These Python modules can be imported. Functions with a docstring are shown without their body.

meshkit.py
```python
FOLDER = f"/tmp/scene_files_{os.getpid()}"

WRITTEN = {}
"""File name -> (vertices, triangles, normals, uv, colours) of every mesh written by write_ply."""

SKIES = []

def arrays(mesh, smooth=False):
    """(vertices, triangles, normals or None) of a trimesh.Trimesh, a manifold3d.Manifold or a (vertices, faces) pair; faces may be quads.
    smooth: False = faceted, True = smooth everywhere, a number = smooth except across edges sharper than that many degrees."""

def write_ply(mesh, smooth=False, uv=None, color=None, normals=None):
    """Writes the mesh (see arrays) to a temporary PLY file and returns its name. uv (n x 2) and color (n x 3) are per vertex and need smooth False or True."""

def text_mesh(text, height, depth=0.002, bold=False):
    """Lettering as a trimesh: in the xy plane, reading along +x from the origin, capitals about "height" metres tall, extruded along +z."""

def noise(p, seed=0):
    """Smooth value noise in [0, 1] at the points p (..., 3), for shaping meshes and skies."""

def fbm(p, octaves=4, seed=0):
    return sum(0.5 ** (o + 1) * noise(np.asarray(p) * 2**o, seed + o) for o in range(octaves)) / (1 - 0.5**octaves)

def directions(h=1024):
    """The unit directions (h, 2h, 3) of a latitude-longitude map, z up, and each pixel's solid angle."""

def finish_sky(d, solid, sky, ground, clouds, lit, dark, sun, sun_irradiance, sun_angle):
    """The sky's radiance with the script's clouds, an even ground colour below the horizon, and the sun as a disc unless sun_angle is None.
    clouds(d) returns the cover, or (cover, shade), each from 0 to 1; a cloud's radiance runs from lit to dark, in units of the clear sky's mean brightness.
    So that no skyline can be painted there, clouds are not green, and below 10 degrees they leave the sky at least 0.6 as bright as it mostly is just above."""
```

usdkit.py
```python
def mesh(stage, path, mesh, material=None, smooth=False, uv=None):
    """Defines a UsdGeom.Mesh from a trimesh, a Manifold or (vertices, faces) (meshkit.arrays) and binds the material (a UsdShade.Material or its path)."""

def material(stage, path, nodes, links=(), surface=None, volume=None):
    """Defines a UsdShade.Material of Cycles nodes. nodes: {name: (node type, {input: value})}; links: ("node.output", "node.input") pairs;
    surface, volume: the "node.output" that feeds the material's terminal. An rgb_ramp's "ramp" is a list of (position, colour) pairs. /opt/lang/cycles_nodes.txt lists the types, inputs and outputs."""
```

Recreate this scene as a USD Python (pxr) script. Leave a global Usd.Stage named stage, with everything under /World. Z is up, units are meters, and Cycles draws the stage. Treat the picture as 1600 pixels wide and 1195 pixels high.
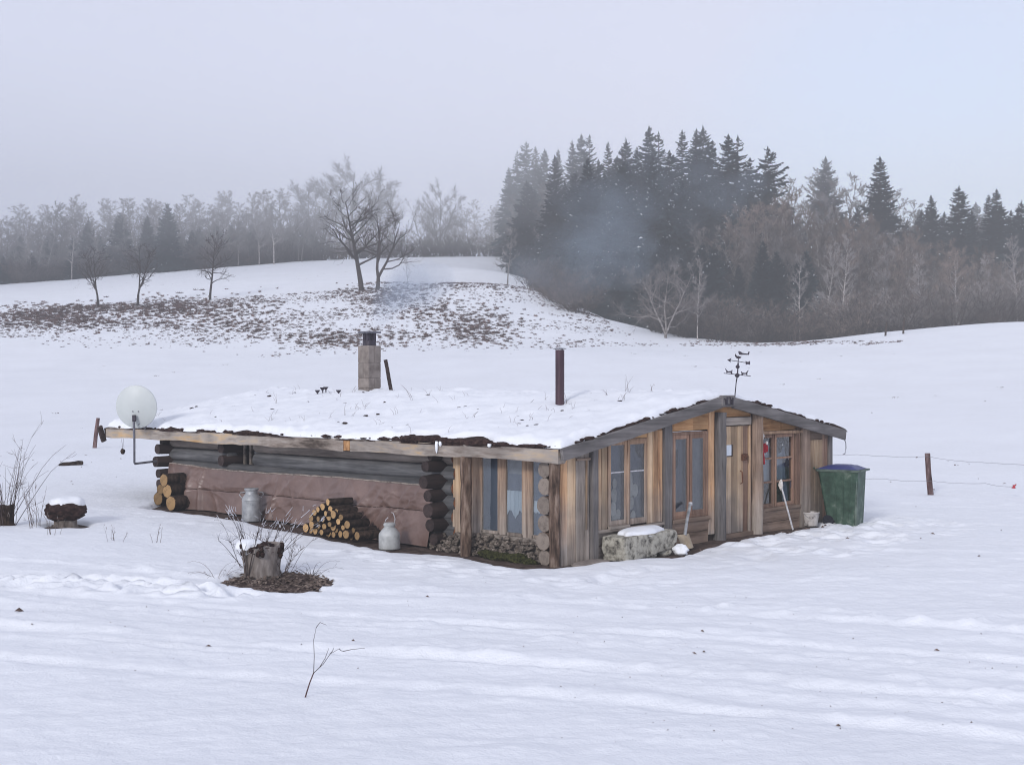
import math, random
import numpy as np, trimesh, shapely
from scipy.interpolate import RBFInterpolator
import usdkit, meshkit
from pxr import Usd, UsdGeom, UsdLux, UsdShade, Gf, Sdf, Vt

stage = Usd.Stage.CreateInMemory()
UsdGeom.SetStageUpAxis(stage, 'Z'); UsdGeom.SetStageMetersPerUnit(stage, 1.0)
UsdGeom.Xform.Define(stage, '/World')

# ------------------------------------------------------------------ camera, sky, sun, exposure
EYE = 2.47
cam = UsdGeom.Camera.Define(stage, '/World/camera')
cam.AddTranslateOp().Set(Gf.Vec3d(0, 0, EYE)); cam.AddRotateXOp().Set(90.0)
cam.CreateHorizontalApertureAttr(36.0); cam.CreateVerticalApertureAttr(36.0 * 764 / 1024); cam.CreateFocalLengthAttr(45.0)
cam.CreateClippingRangeAttr(Gf.Vec2f(0.1, 5000)); cam.CreateExposureAttr(0.07)

SUN_AZ, SUN_EL = math.radians(206), math.radians(24)       # direction towards the sun: behind the camera, to the left
sd = np.array([math.sin(SUN_AZ) * math.cos(SUN_EL), math.cos(SUN_AZ) * math.cos(SUN_EL), math.sin(SUN_EL)])
M = {}
def mat(name, nodes, links=(), surface='p.BSDF', volume=None):
    M[name] = usdkit.material(stage, f'/World/Looks/{name}', nodes, links, surface=surface, volume=volume); return M[name]
BLUE = tuple(np.array([math.sin(math.radians(19)) * math.cos(math.radians(7)), math.cos(math.radians(19)) * math.cos(math.radians(7)), math.sin(math.radians(7))]))
CLOUD = (6.9, 7.2, 8.75); HAZY = (8.8, 9.35, 12.0)
mat('overcast_sky', {'tc': ('texture_coordinate', {}), 'sky': ('sky_texture', {'sky_type': 'single_scattering', 'sun_disc': False, 'sun_elevation': SUN_EL, 'sun_rotation': SUN_AZ}),
    'map': ('mapping', {'scale': (1, 1, 2.2)}), 'n': ('noise_texture', {'scale': 1.3, 'detail': 4.0, 'roughness': 0.5}),
    'r': ('rgb_ramp', {'ramp': [(0.0, (0.93,) * 3), (0.45, (0.97,) * 3), (1.0, (1.0,) * 3)]}),
    'hz': ('rgb_ramp', {'ramp': [(0.0, HAZY), (0.5, HAZY), (0.54, HAZY), (0.60, tuple(c * 1.16 for c in CLOUD)), (.70, CLOUD), (1, tuple(c * .88 for c in CLOUD))]}),
    'sep': ('separate_xyz', {}), 'mr': ('map_range', {'from_min': -1.0, 'from_max': 1.0}),
    'dot': ('vector_math', {'math_type': 'dot_product', 'vector2': BLUE}), 'lobe': ('map_range', {'range_type': 'smoothstep', 'from_min': .972, 'from_max': 1.0, 'to_min': 0.0, 'to_max': .38, 'clamp': True}), 'gain': ('vector_math', {'math_type': 'scale', 'scale': 1.9}), 'thin': ('math', {'math_type': 'subtract', 'use_clamp': True}), 'mix': ('mix', {}), 'bg': ('background_shader', {'strength': 0.095})},
    [('tc.generated', 'map.vector'), ('map.vector', 'n.vector'), ('n.fac', 'r.fac'), ('tc.generated', 'sep.vector'), ('sep.z', 'mr.value'), ('mr.result', 'hz.fac'),
     ('sky.color', 'gain.vector1'), ('gain.vector', 'mix.color1'), ('hz.color', 'mix.color2'), ('tc.generated', 'dot.vector1'), ('dot.value', 'lobe.value'), ('r.color', 'thin.value1'), ('lobe.result', 'thin.value2'), ('thin.value', 'mix.fac'), ('mix.color', 'bg.color')], surface='bg.background')
dome = UsdLux.DomeLight.Define(stage, '/World/sky')
UsdShade.MaterialBindingAPI.Apply(dome.GetPrim()).Bind(M['overcast_sky'])
dome.GetPrim().SetCustomDataByKey('kind', 'structure')
sun = UsdLux.DistantLight.Define(stage, '/World/sun')
sun.CreateNormalizeAttr(True); sun.CreateIntensityAttr(0.46); sun.CreateAngleAttr(12.0); sun.CreateColorAttr(Gf.Vec3f(1.0, 0.97, 0.94))
sun.AddTransformOp().Set(Gf.Matrix4d().SetRotate(Gf.Rotation(Gf.Vec3d(0, 0, 1), Gf.Vec3d(*map(float, sd)))))

# ------------------------------------------------------------------ helpers
F, CX, CY = 2000.0, 800.0, 597.5                           # the photograph's measures, used to work out where things stand
C0 = np.array([0.65, 17.39, 0.0]); UL = np.array([-0.7282, 0.68536]); UR = np.array([0.68536, 0.7282]); HROT = 46.7357
def W(x, y, z=0.0): return np.array([C0[0] + x * UR[0] + y * UL[0], C0[1] + x * UR[1] + y * UL[1], z])   # cabin axes: x along the gable, y along the eave
def wall_long(px, py, x0):                                 # (y, z) on the plane x = x0 of the cabin
    k = (px - CX) / F; b = W(x0, 0); t = (k * b[1] - b[0]) / (UL[0] - k * UL[1]); return t, EYE - (py - CY) / F * (b[1] + t * UL[1])
def wall_gable(px, py, y0):                                # (x, z) on the plane y = y0 of the cabin
    k = (px - CX) / F; b = W(0, y0); s = (k * b[1] - b[0]) / (UR[0] - k * UR[1]); return s, EYE - (py - CY) / F * (b[1] + s * UR[1])
def at(px, py, Y): return np.array([(px - CX) / F * Y, Y, EYE - (py - CY) / F * Y])

names = {}
def numbered(path):
    n = names.get(path, 0); names[path] = n + 1
    return path if n == 0 else f'{path}_{n:03d}'
def tag(p, label=None, cat=None, group=None, kind=None):
    for k, v in (('label', label), ('category', cat), ('group', group), ('kind', kind)):
        if v: p.SetCustomDataByKey(k, v)
    return p
def thing(name, label, cat, loc=(0, 0, 0), rotz=0.0, group=None, scale=None):
    x = UsdGeom.Xform.Define(stage, numbered('/World/' + name))
    x.AddTranslateOp().Set(Gf.Vec3d(*map(float, loc))); x.AddRotateZOp().Set(float(rotz))
    if scale is not None: x.AddScaleOp().Set(Gf.Vec3f(*map(float, np.broadcast_to(scale, 3))))
    return tag(x.GetPrim(), label, cat, group)
def obj(name, m, material, parent=None, smooth=False, label=None):
    if hasattr(m, 'mesh'): m = m.mesh()
    base = str(parent.GetPath()) if parent is not None else '/World'
    g = usdkit.mesh(stage, numbered(base + '/' + name), m, M[material], smooth=smooth)
    g.CreateDoubleSidedAttr(True)
    if label: g.GetPrim().SetCustomDataByKey('label', label)
    return g.GetPrim()
def kind_of(name):                                         # a class prim: built once, referenced by every copy
    return stage.CreateClassPrim('/World/' + name)
def copy_of(cls, name, label, cat, loc, rotz=0.0, scale=1.0, group=None):
    t = thing(name, label, cat, loc, rotz, group, scale)
    t.GetReferences().AddInternalReference(cls.GetPath()); t.SetInstanceable(True); return t

def unit(v): v = np.asarray(v, float); return v / (np.linalg.norm(v) + 1e-12)
def frame(d):
    d = unit(d); a = unit(np.cross(d, [0, 0, 1.0] if abs(d[2]) < .9 else [1.0, 0, 0])); return a, np.cross(d, a)
BOXF = np.array([[0, 2, 1], [0, 3, 2], [4, 5, 6], [4, 6, 7], [0, 1, 5], [0, 5, 4], [1, 2, 6], [1, 6, 5], [2, 3, 7], [2, 7, 6], [3, 0, 4], [3, 4, 7]])
class MB:
    def __init__(s): s.v, s.f, s.n = [], [], 0
    def add(s, v, f):
        v = np.asarray(v, float); s.v.append(v); s.f.append(np.asarray(f, int) + s.n); s.n += len(v); return s
    def mesh(s): return np.vstack(s.v), np.vstack(s.f)
    def box(s, x0, x1, y0, y1, z0, z1, ch=0.006):
        c = np.array([(x0 + x1) / 2, (y0 + y1) / 2, (z0 + z1) / 2]); h = np.abs(np.array([x1 - x0, y1 - y0, z1 - z0])) / 2; ch = min(ch, h.min() * .45)
        if ch <= 0: return s.add(c + h * np.array([[-1, -1, -1], [1, -1, -1], [1, 1, -1], [-1, 1, -1], [-1, -1, 1], [1, -1, 1], [1, 1, 1], [-1, 1, 1]]), BOXF)
        p = [c + np.array([sx, sy, sz]) * (h - ch * (1 - np.eye(3)[k])) for sx in (-1, 1) for sy in (-1, 1) for sz in (-1, 1) for k in range(3)]
        m = trimesh.convex.convex_hull(np.array(p)); return s.add(m.vertices, m.faces)
    def sweep(s, pts, sections, caps=True, up=None):       # sections: one (k, 2) outline per point, in the frame of the path
        pts = np.asarray(pts, float); n, k = len(pts), len(sections[0]); vs = []
        tan = np.gradient(pts, axis=0)
        for i in range(n):
            d = unit(tan[i])
            if up is None: a, b = frame(d)
            else: b = unit(np.asarray(up) - d * np.dot(up, d)); a = np.cross(b, d)
            q = np.asarray(sections[i]); vs.append(pts[i] + q[:, :1] * a + q[:, 1:] * b)
        v = np.vstack(vs); f = []
        for i in range(n - 1):
            for j in range(k):
                p, q = i * k + j, i * k + (j + 1) % k; f += [[p, q, q + k], [p, q + k, p + k]]
        if caps:
            v = np.vstack([v, pts[0], pts[-1]])
            for j in range(k): f += [[n * k, (j + 1) % k, j], [n * k + 1, (n - 1) * k + j, (n - 1) * k + (j + 1) % k]]
        return s.add(v, f)
    def tube(s, pts, r, sides=8, caps=True):
        r = np.broadcast_to(r, len(pts)); a = np.arange(sides) * 2 * np.pi / sides; c = np.stack([np.cos(a), np.sin(a)], 1)
        return s.sweep(pts, [c * x for x in r], caps)
    def lathe(s, prof, sides=24, c=(0, 0, 0)):
        prof = np.asarray(prof, float); a = np.arange(sides) * 2 * np.pi / sides; k = len(prof)
        v = np.stack([prof[:, None, 0] * np.cos(a), prof[:, None, 0] * np.sin(a), np.broadcast_to(prof[:, 1:], (k, sides))], -1).reshape(-1, 3) + np.asarray(c); f = []
        for i in range(k - 1):
            for j in range(sides):
                p, q = i * sides + j, i * sides + (j + 1) % sides; f += [[p, q, q + sides], [p, q + sides, p + sides]]
        return s.add(v, f)
    def poly(s, pts2, lo, hi, basis):                      # an outline extruded; basis: origin, u, v, w
        o, u, v, w = (np.asarray(b, float) for b in basis)
        p = shapely.Polygon(pts2); p = p if p.is_valid else p.buffer(0)
        m = trimesh.creation.extrude_polygon(p, hi - lo, engine='earcut'); q = m.vertices
        return s.add(o + q[:, :1] * u + q[:, 1:2] * v + (q[:, 2:] + lo) * w, m.faces)
    def blob(s, c, r, seed=0, amp=.25, sub=2, freq=2.0):
        m = trimesh.creation.icosphere(sub, 1.0); v = m.vertices
        k = 1 + amp * (meshkit.fbm(v * freq + seed * 7.3, 3, seed) - .5) * 2
        return s.add(np.asarray(c) + v * k[:, None] * np.asarray(r), m.faces)
def plank(m, p0, p1, w, t, up, rng, seg=6, rough=.004, ch=.005, bow=.004):
    """A board from p0 to p1: w wide across, t thick along 'up', with slightly uneven edges."""
    p0, p1 = np.asarray(p0, float), np.asarray(p1, float); n = max(2, seg); pts = p0 + np.linspace(0, 1, n)[:, None] * (p1 - p0); secs = []
    for i in range(n):
        a, b, h = w / 2 + rng.uniform(-rough, rough), w / 2 + rng.uniform(-rough, rough), t / 2 + rng.uniform(-.3, .3) * rough
        secs.append([(-a, -h + ch), (-a + ch, -h), (b - ch, -h), (b, -h + ch), (b, h - ch), (b - ch, h), (-a + ch, h), (-a, h - ch)])
        pts[i] += unit(up) * rng.uniform(-bow, bow) * .5
    return m.sweep(pts, secs, True, up)
def rough_log(m, p0, p1, r, rng, sides=14, seg=7, amp=.05, ends=None):
    p0, p1 = np.asarray(p0, float), np.asarray(p1, float); pts = p0 + np.linspace(0, 1, seg)[:, None] * (p1 - p0)
    a = np.arange(sides) * 2 * np.pi / sides; k0 = rng.uniform(-amp, amp, sides); secs = []
    for i in range(seg):
        rr = r * (1 + k0 + rng.uniform(-amp, amp, sides) * .35)
        if ends and i in (0, seg - 1): rr = rr * ends
        secs.append(np.stack([np.cos(a) * rr, np.sin(a) * rr], 1))
    return m.sweep(pts, secs, True)
def disc(m, c, d, r, rng, sides=14, amp=.05, t=.006):
    a, b = frame(d); q = np.arange(sides) * 2 * np.pi / sides; rr = r * (1 + rng.uniform(-amp, amp, sides)); c = np.asarray(c, float); d = unit(d)
    ring = c + np.outer(np.cos(q) * rr, a) + np.outer(np.sin(q) * rr, b)
    v = np.vstack([ring - d * .02, ring * 1.0 + d * t * .3, c + d * t]); f = []
    for j in range(sides): k = (j + 1) % sides; f += [[j, k, sides + k], [j, sides + k, sides + j], [sides + j, sides + k, 2 * sides]]
    return m.add(v, f)
def prisms(p0, p1, r0, r1, sides=3):
    p0, p1 = np.asarray(p0, float), np.asarray(p1, float); n = len(p0); d = p1 - p0; d /= np.linalg.norm(d, axis=1, keepdims=True) + 1e-9
    ref = np.where(np.abs(d[:, 2:]) < .9, [[0, 0, 1.0]], [[1.0, 0, 0]]); a = np.cross(d, ref); a /= np.linalg.norm(a, axis=1, keepdims=True) + 1e-9; b = np.cross(d, a)
    q = np.arange(sides) * 2 * np.pi / sides; o = np.cos(q)[None, :, None] * a[:, None] + np.sin(q)[None, :, None] * b[:, None]
    v = np.concatenate([p0[:, None] + o * np.asarray(r0)[:, None, None], p1[:, None] + o * np.asarray(r1)[:, None, None]], 1).reshape(-1, 3)
    base = np.arange(n)[:, None, None] * 2 * sides; f = []
    for j in range(sides): k = (j + 1) % sides; f += [[j, k, sides + k], [j, sides + k, sides + j]]
    return v, (base + np.array(f)[None]).reshape(-1, 3)

# ------------------------------------------------------------------ materials
def wood(name, stops, axis='z', scale=9.0, stretch=.05, bump=.25, rough=.8, vary=.35, low=None, lowz=(.3, 1.1), sat=1.0, knots=True):
    """Sawn or hewn wood: grain drawn out along one axis of the object; 'low' = stops of the weathered lower part, by height."""
    sc = [1.0, 1.0, 1.0]; sc['xyz'.index(axis)] = stretch
    n = {'tc': ('texture_coordinate', {}), 'oi': ('object_info', {}), 'geo': ('geometry', {}), 'off': ('vector_math', {'math_type': 'add'}), 'sc': ('vector_math', {'math_type': 'scale', 'vector1': (17.0, 29.0, 11.0)}), 'map': ('mapping', {'scale': tuple(sc)}),
         'n1': ('noise_texture', {'scale': scale, 'detail': 6.0, 'roughness': .65, 'distortion': .5}), 'n2': ('noise_texture', {'scale': scale * 7, 'detail': 3.0, 'roughness': .6}),
         'n3': ('noise_texture', {'scale': 2.3, 'detail': 3.0}), 'r': ('rgb_ramp', {'ramp': stops}), 'add': ('math', {'math_type': 'multiply_add', 'value2': .35}), 'sub': ('math', {'math_type': 'subtract', 'value2': .175}),
         'v': ('map_range', {'from_min': 0.0, 'from_max': 1.0, 'to_min': 1 - vary, 'to_max': 1 + vary}), 'v2': ('map_range', {'from_min': .3, 'from_max': .7, 'to_min': .8, 'to_max': 1.15}), 'vm': ('math', {'math_type': 'multiply'}),
         'h': ('hsv', {'saturation': sat}), 'b': ('bump', {'strength': bump, 'distance': .02}), 'p': ('principled_bsdf', {'roughness': rough, 'specular_ior_level': .25})}
    l = [('geo.random_per_island', 'sc.scale'), ('tc.object', 'off.vector1'), ('sc.vector', 'off.vector2'), ('off.vector', 'map.vector'), ('map.vector', 'n1.vector'), ('map.vector', 'n2.vector'), ('tc.object', 'n3.vector'),
         ('n2.fac', 'add.value1'), ('n1.fac', 'add.value3'), ('add.value', 'sub.value1'), ('sub.value', 'r.fac'), ('oi.random', 'v.value'), ('n3.fac', 'v2.value'), ('v.result', 'vm.value1'), ('v2.result', 'vm.value2'), ('vm.value', 'h.value'),
         ('add.value', 'b.height'), ('b.normal', 'p.normal'), ('h.color', 'p.base_color')]
    if low:
        n.update({'r2': ('rgb_ramp', {'ramp': low}), 'sep': ('separate_xyz', {}), 'za': ('math', {'math_type': 'multiply_add', 'value2': .9}), 'zr': ('map_range', {'from_min': lowz[0] + .45, 'from_max': lowz[1] + .45, 'clamp': True}), 'mix': ('mix', {})})
        l += [('sub.value', 'r2.fac'), ('tc.object', 'sep.vector'), ('n3.fac', 'za.value1'), ('sep.z', 'za.value3'), ('za.value', 'zr.value'), ('zr.result', 'mix.fac'), ('r2.color', 'mix.color1'), ('r.color', 'mix.color2'), ('mix.color', 'h.color')]
    else: l += [('r.color', 'h.color')]
    return mat(name, n, l)
def noisy(name, stops, scale=6.0, detail=5.0, bump=.2, rough=.8, metallic=0.0, spec=.3, vary=.2, dist=.02, distort=0.0, smap=(1, 1, 1), coord='object'):
    return mat(name, {'tc': ('texture_coordinate', {}), 'oi': ('object_info', {}), 'map': ('mapping', {'scale': smap}), 'n': ('noise_texture', {'scale': scale, 'detail': detail, 'roughness': .6, 'distortion': distort}), 'r': ('rgb_ramp', {'ramp': stops}),
        'v': ('map_range', {'to_min': 1 - vary, 'to_max': 1 + vary}), 'h': ('hsv', {}), 'b': ('bump', {'strength': bump, 'distance': dist}), 'p': ('principled_bsdf', {'roughness': rough, 'metallic': metallic, 'specular_ior_level': spec})},
        [(f'tc.{coord}', 'map.vector'), ('map.vector', 'n.vector'), ('n.fac', 'r.fac'), ('r.color', 'h.color'), ('oi.random', 'v.value'), ('v.result', 'h.value'), ('h.color', 'p.base_color'), ('n.fac', 'b.height'), ('b.normal', 'p.normal')])
ORANGE = [(.25, (.10, .040, .016)), (.42, (.30, .150, .062)), (.55, (.43, .24, .11)), (.75, (.50, .31, .16))]
PALE = [(.25, (.13, .075, .042)), (.42, (.33, .215, .13)), (.6, (.46, .33, .21)), (.8, (.54, .41, .29))]
GREY = [(.25, (.06, .048, .041)), (.42, (.20, .168, .143)), (.58, (.31, .268, .232)), (.8, (.40, .355, .315))]
DGREY = [(.25, (.034, .030, .029)), (.42, (.10, .092, .090)), (.6, (.165, .152, .148)), (.8, (.23, .215, .205))]
BROWN = [(.25, (.045, .028, .020)), (.42, (.165, .113, .082)), (.6, (.26, .187, .142)), (.8, (.34, .26, .205))]
wood('plank_weathered', ORANGE, 'z', low=GREY, lowz=(.15, 1.0), sat=.9)
wood('plank_pale', PALE, 'z', low=GREY, lowz=(.0, 1.0))
wood('plank_grey', GREY, 'z', vary=.25)
wood('post_grey', DGREY, 'z', vary=.15, bump=.5)
wood('post_brown', BROWN, 'z', low=GREY, lowz=(.1, 1.0), bump=.4, vary=.2)
wood('board_orange', ORANGE, 'x', vary=.3)
wood('board_brown', BROWN, 'x', vary=.25)
wood('board_grey', GREY, 'x', vary=.2)
wood('bargeboard_grey', DGREY, 'x', scale=7, vary=.12, bump=.5)
wood('frame_brown', [(.25, (.16, .075, .035)), (.5, (.33, .19, .10)), (.8, (.46, .30, .18))], 'z', scale=14, low=GREY, lowz=(.1, 1.5), vary=.2, sat=.85)
wood('frame_red', [(.25, (.10, .042, .022)), (.5, (.235, .115, .06)), (.8, (.34, .21, .13))], 'z', scale=14, vary=.2, sat=.8)
wood('beam_hewn', [(.3, (.06, .045, .036)), (.40, (.19, .155, .13)), (.52, (.30, .265, .235)), (.60, (.36, .29, .22)), (.70, (.46, .30, .15)), (.85, (.40, .20, .07))], 'y', scale=3.2, stretch=.16, vary=.08, bump=.6)
wood('log_wall', [(.25, (.018, .018, .019)), (.42, (.066, .066, .069)), (.6, (.12, .119, .122)), (.8, (.19, .182, .176))], 'y', scale=8, vary=.25, bump=.6)
wood('log_wall_brown', [(.25, (.05, .04, .035)), (.42, (.17, .14, .122)), (.6, (.27, .23, .20)), (.8, (.34, .30, .27))], 'y', scale=8, vary=.15, bump=.6)
wood('log_dark', [(.25, (.007, .005, .005)), (.45, (.026, .017, .016)), (.65, (.052, .034, .031)), (.85, (.09, .064, .058))], 'x', scale=6, vary=.3, bump=.8)
def end_grain(name, dark, light, ring=22.0, rough=.85, vary=.2):
    mat(name, {'tc': ('texture_coordinate', {}), 'oi': ('object_info', {}), 'n': ('noise_texture', {'scale': 9.0, 'detail': 6.0, 'roughness': .65}), 'n2': ('noise_texture', {'scale': 60.0, 'detail': 4.0}), 'add': ('math', {'math_type': 'multiply_add', 'value2': .45}),
        'r': ('rgb_ramp', {'ramp': [(.35, dark), (.75, light)]}), 'v': ('map_range', {'to_min': 1 - vary, 'to_max': 1 + vary}), 'h': ('hsv', {}), 'b': ('bump', {'strength': .5, 'distance': .015}), 'p': ('principled_bsdf', {'roughness': rough, 'specular_ior_level': .2})},
        [('tc.object', 'n.vector'), ('tc.object', 'n2.vector'), ('n2.fac', 'add.value1'), ('n.fac', 'add.value3'), ('add.value', 'r.fac'), ('r.color', 'h.color'), ('oi.random', 'v.value'), ('v.result', 'h.value'), ('h.color', 'p.base_color'), ('add.value', 'b.height'), ('b.normal', 'p.normal')])
end_grain('end_dark', (.010, .007, .007), (.055, .037, .035))
end_grain('end_grey', (.055, .044, .037), (.24, .20, .17))
end_grain('end_red', (.06, .025, .014), (.26, .12, .065))
end_grain('end_yellow', (.12, .07, .035), (.37, .235, .112), vary=.45); end_grain('cut_pale', (.38, .36, .33), (.62, .59, .54))
noisy('bark', [(.35, (.010, .007, .006)), (.55, (.045, .030, .023)), (.75, (.10, .070, .052))], 14, bump=1.0, dist=.03, rough=.95, vary=.3, spec=.1)
noisy('bark_post_wood', [(.36, (.035, .022, .016)), (.50, (.13, .085, .062)), (.64, (.26, .195, .155))], 10, bump=.9, dist=.03, rough=.9, smap=(1, 1, .25), spec=.2)
noisy('soil', [(.3, (.030, .020, .017)), (.5, (.075, .052, .044)), (.72, (.14, .105, .088))], 7, 8.0, bump=1.0, dist=.05, rough=.95, spec=.1, vary=0)
noisy('turf', [(.3, (.012, .007, .007)), (.5, (.038, .022, .020)), (.75, (.075, .047, .038))], 16, 6.0, bump=1.0, dist=.05, rough=1.0, spec=.05)
noisy('leaf_litter', [(.3, (.05, .036, .030)), (.5, (.155, .118, .098)), (.75, (.33, .265, .225))], 9, 6.0, bump=.8, dist=.03, rough=.95, spec=.1, vary=.45)
noisy('rubble', [(.3, (.06, .047, .040)), (.5, (.155, .128, .108)), (.75, (.28, .24, .205))], 20, 6.0, bump=1.0, dist=.02, rough=.95, spec=.1, vary=.4)
noisy('moss', [(.3, (.012, .012, .006)), (.5, (.038, .040, .014)), (.75, (.085, .085, .03))], 25, 6.0, bump=1.0, dist=.03, rough=1.0, spec=.05)
noisy('tarp_brown', [(.25, (.105, .062, .050)), (.5, (.155, .099, .083)), (.8, (.22, .148, .127))], 2.2, 5.0, bump=.18, dist=.03, rough=.36, spec=.5, vary=0, distort=1.0)
noisy('galvanised', [(.3, (.20, .21, .22)), (.5, (.33, .34, .35)), (.75, (.46, .47, .48))], 9, 6.0, bump=.1, rough=.5, metallic=.35, spec=.5, vary=.05)
noisy('painted_can', [(.3, (.27, .28, .275)), (.55, (.40, .41, .405)), (.8, (.50, .51, .50))], 8, 6.0, bump=.1, rough=.45, spec=.5, vary=.05)
noisy('dish_grey', [(.3, (.47, .50, .49)), (.7, (.53, .56, .55))], 3, 3.0, bump=.02, rough=.45, spec=.4, vary=0)
noisy('dark_iron', [(.3, (.018, .014, .022)), (.7, (.055, .045, .062))], 20, 4.0, bump=.2, rough=.55, metallic=.2, spec=.4, vary=.1)
noisy('steel_tube', [(.3, (.085, .085, .10)), (.7, (.17, .17, .20))], 15, 4.0, bump=.1, rough=.45, metallic=.4, spec=.5, vary=.1)
noisy('stovepipe_brown', [(.3, (.030, .013, .020)), (.7, (.075, .036, .050))], 8, 5.0, bump=.1, rough=.45, metallic=.2, spec=.4, vary=0, smap=(1, 1, .2))
noisy('rust', [(.3, (.05, .018, .010)), (.7, (.17, .07, .035))], 30, 5.0, bump=.4, rough=.8, metallic=.1)
noisy('concrete_block', [(.3, (.125, .105, .094)), (.5, (.20, .172, .154)), (.75, (.27, .237, .215))], 6, 8.0, bump=.4, dist=.01, rough=.95, spec=.1, vary=.16)
noisy('stone_lichen', [(.34, (.07, .065, .056)), (.43, (.22, .208, .178)), (.52, (.37, .352, .30)), (.75, (.48, .46, .40))], 11, 9.0, bump=.9, dist=.03, rough=.95, spec=.1, vary=0)
noisy('stump_weathered', [(.33, (.05, .04, .034)), (.48, (.19, .16, .142)), (.66, (.36, .32, .295))], 7, 7.0, bump=.9, dist=.03, rough=.95, spec=.1, smap=(1, 1, .3))
noisy('bin_green', [(.36, (.011, .032, .020)), (.5, (.023, .060, .038)), (.59, (.045, .085, .060)), (.70, (.16, .20, .16))], 5.5, 8.0, bump=.05, rough=.55, spec=.35, vary=0)
noisy('bin_edge_grey_green', [(.35, (.045, .07, .055)), (.65, (.12, .16, .135))], 9, 6.0, bump=.05, rough=.6, spec=.3, vary=0)
noisy('lid_blue', [(.3, (.020, .026, .11)), (.7, (.042, .052, .19))], 6, 5.0, bump=.05, rough=.45, spec=.4, vary=0)
noisy('bucket_white', [(.34, (.07, .06, .06)), (.44, (.46, .43, .41)), (.7, (.62, .60, .58))], 7, 5.0, bump=.05, rough=.5, spec=.4, vary=0)
noisy('pole_white', [(.35, (.34, .33, .34)), (.7, (.62, .62, .64))], 18, 5.0, bump=.2, rough=.6, vary=0)
noisy('blade_buff', [(.3, (.27, .21, .14)), (.7, (.42, .345, .25))], 9, 5.0, bump=.2, rough=.6, vary=0)
noisy('red_cloth', [(.3, (.20, .012, .020)), (.7, (.40, .028, .042))], 25, 4.0, bump=.4, rough=.95, spec=.05, vary=0)
noisy('white_cloth', [(.3, (.50, .47, .44)), (.7, (.70, .67, .63))], 30, 4.0, bump=.4, rough=.95, spec=.05, vary=.05)
noisy('black_cloth', [(.3, (.008, .009, .014)), (.7, (.026, .028, .04))], 30, 4.0, bump=.4, rough=.9, spec=.1, vary=.1)
noisy('curtain_blue', [(.3, (.26, .29, .36)), (.7, (.36, .40, .48))], 1.6, 2.0, bump=.05, rough=.9, spec=.05, vary=.12, smap=(4, 4, .4))
noisy('curtain_dim', [(.3, (.13, .15, .19)), (.7, (.20, .22, .27))], 1.2, 2.0, bump=.05, rough=.9, spec=.05, vary=.12, smap=(3, 3, .6)); noisy('curtain_net', [(.3, (.20, .21, .23)), (.7, (.29, .30, .32))], 6, 5.0, bump=.2, rough=.9, spec=.05, vary=.05)
noisy('curtain_white', [(.3, (.40, .45, .50)), (.7, (.55, .59, .63))], 2, 2.0, bump=.05, rough=.9, spec=.05, vary=.05, smap=(5, 5, .3))
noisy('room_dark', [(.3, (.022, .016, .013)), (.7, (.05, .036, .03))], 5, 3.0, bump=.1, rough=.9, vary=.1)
noisy('paper_white', [(.3, (.62, .68, .74)), (.7, (.74, .78, .82))], 5, 2.0, bump=.0, rough=.7, vary=0)
noisy('birch_bark', [(.4, (.12, .10, .095)), (.5, (.38, .35, .335)), (.7, (.56, .53, .51))], 4, 5.0, bump=.3, rough=.9, spec=.1, vary=.2, smap=(1, 1, 2.0))
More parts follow.
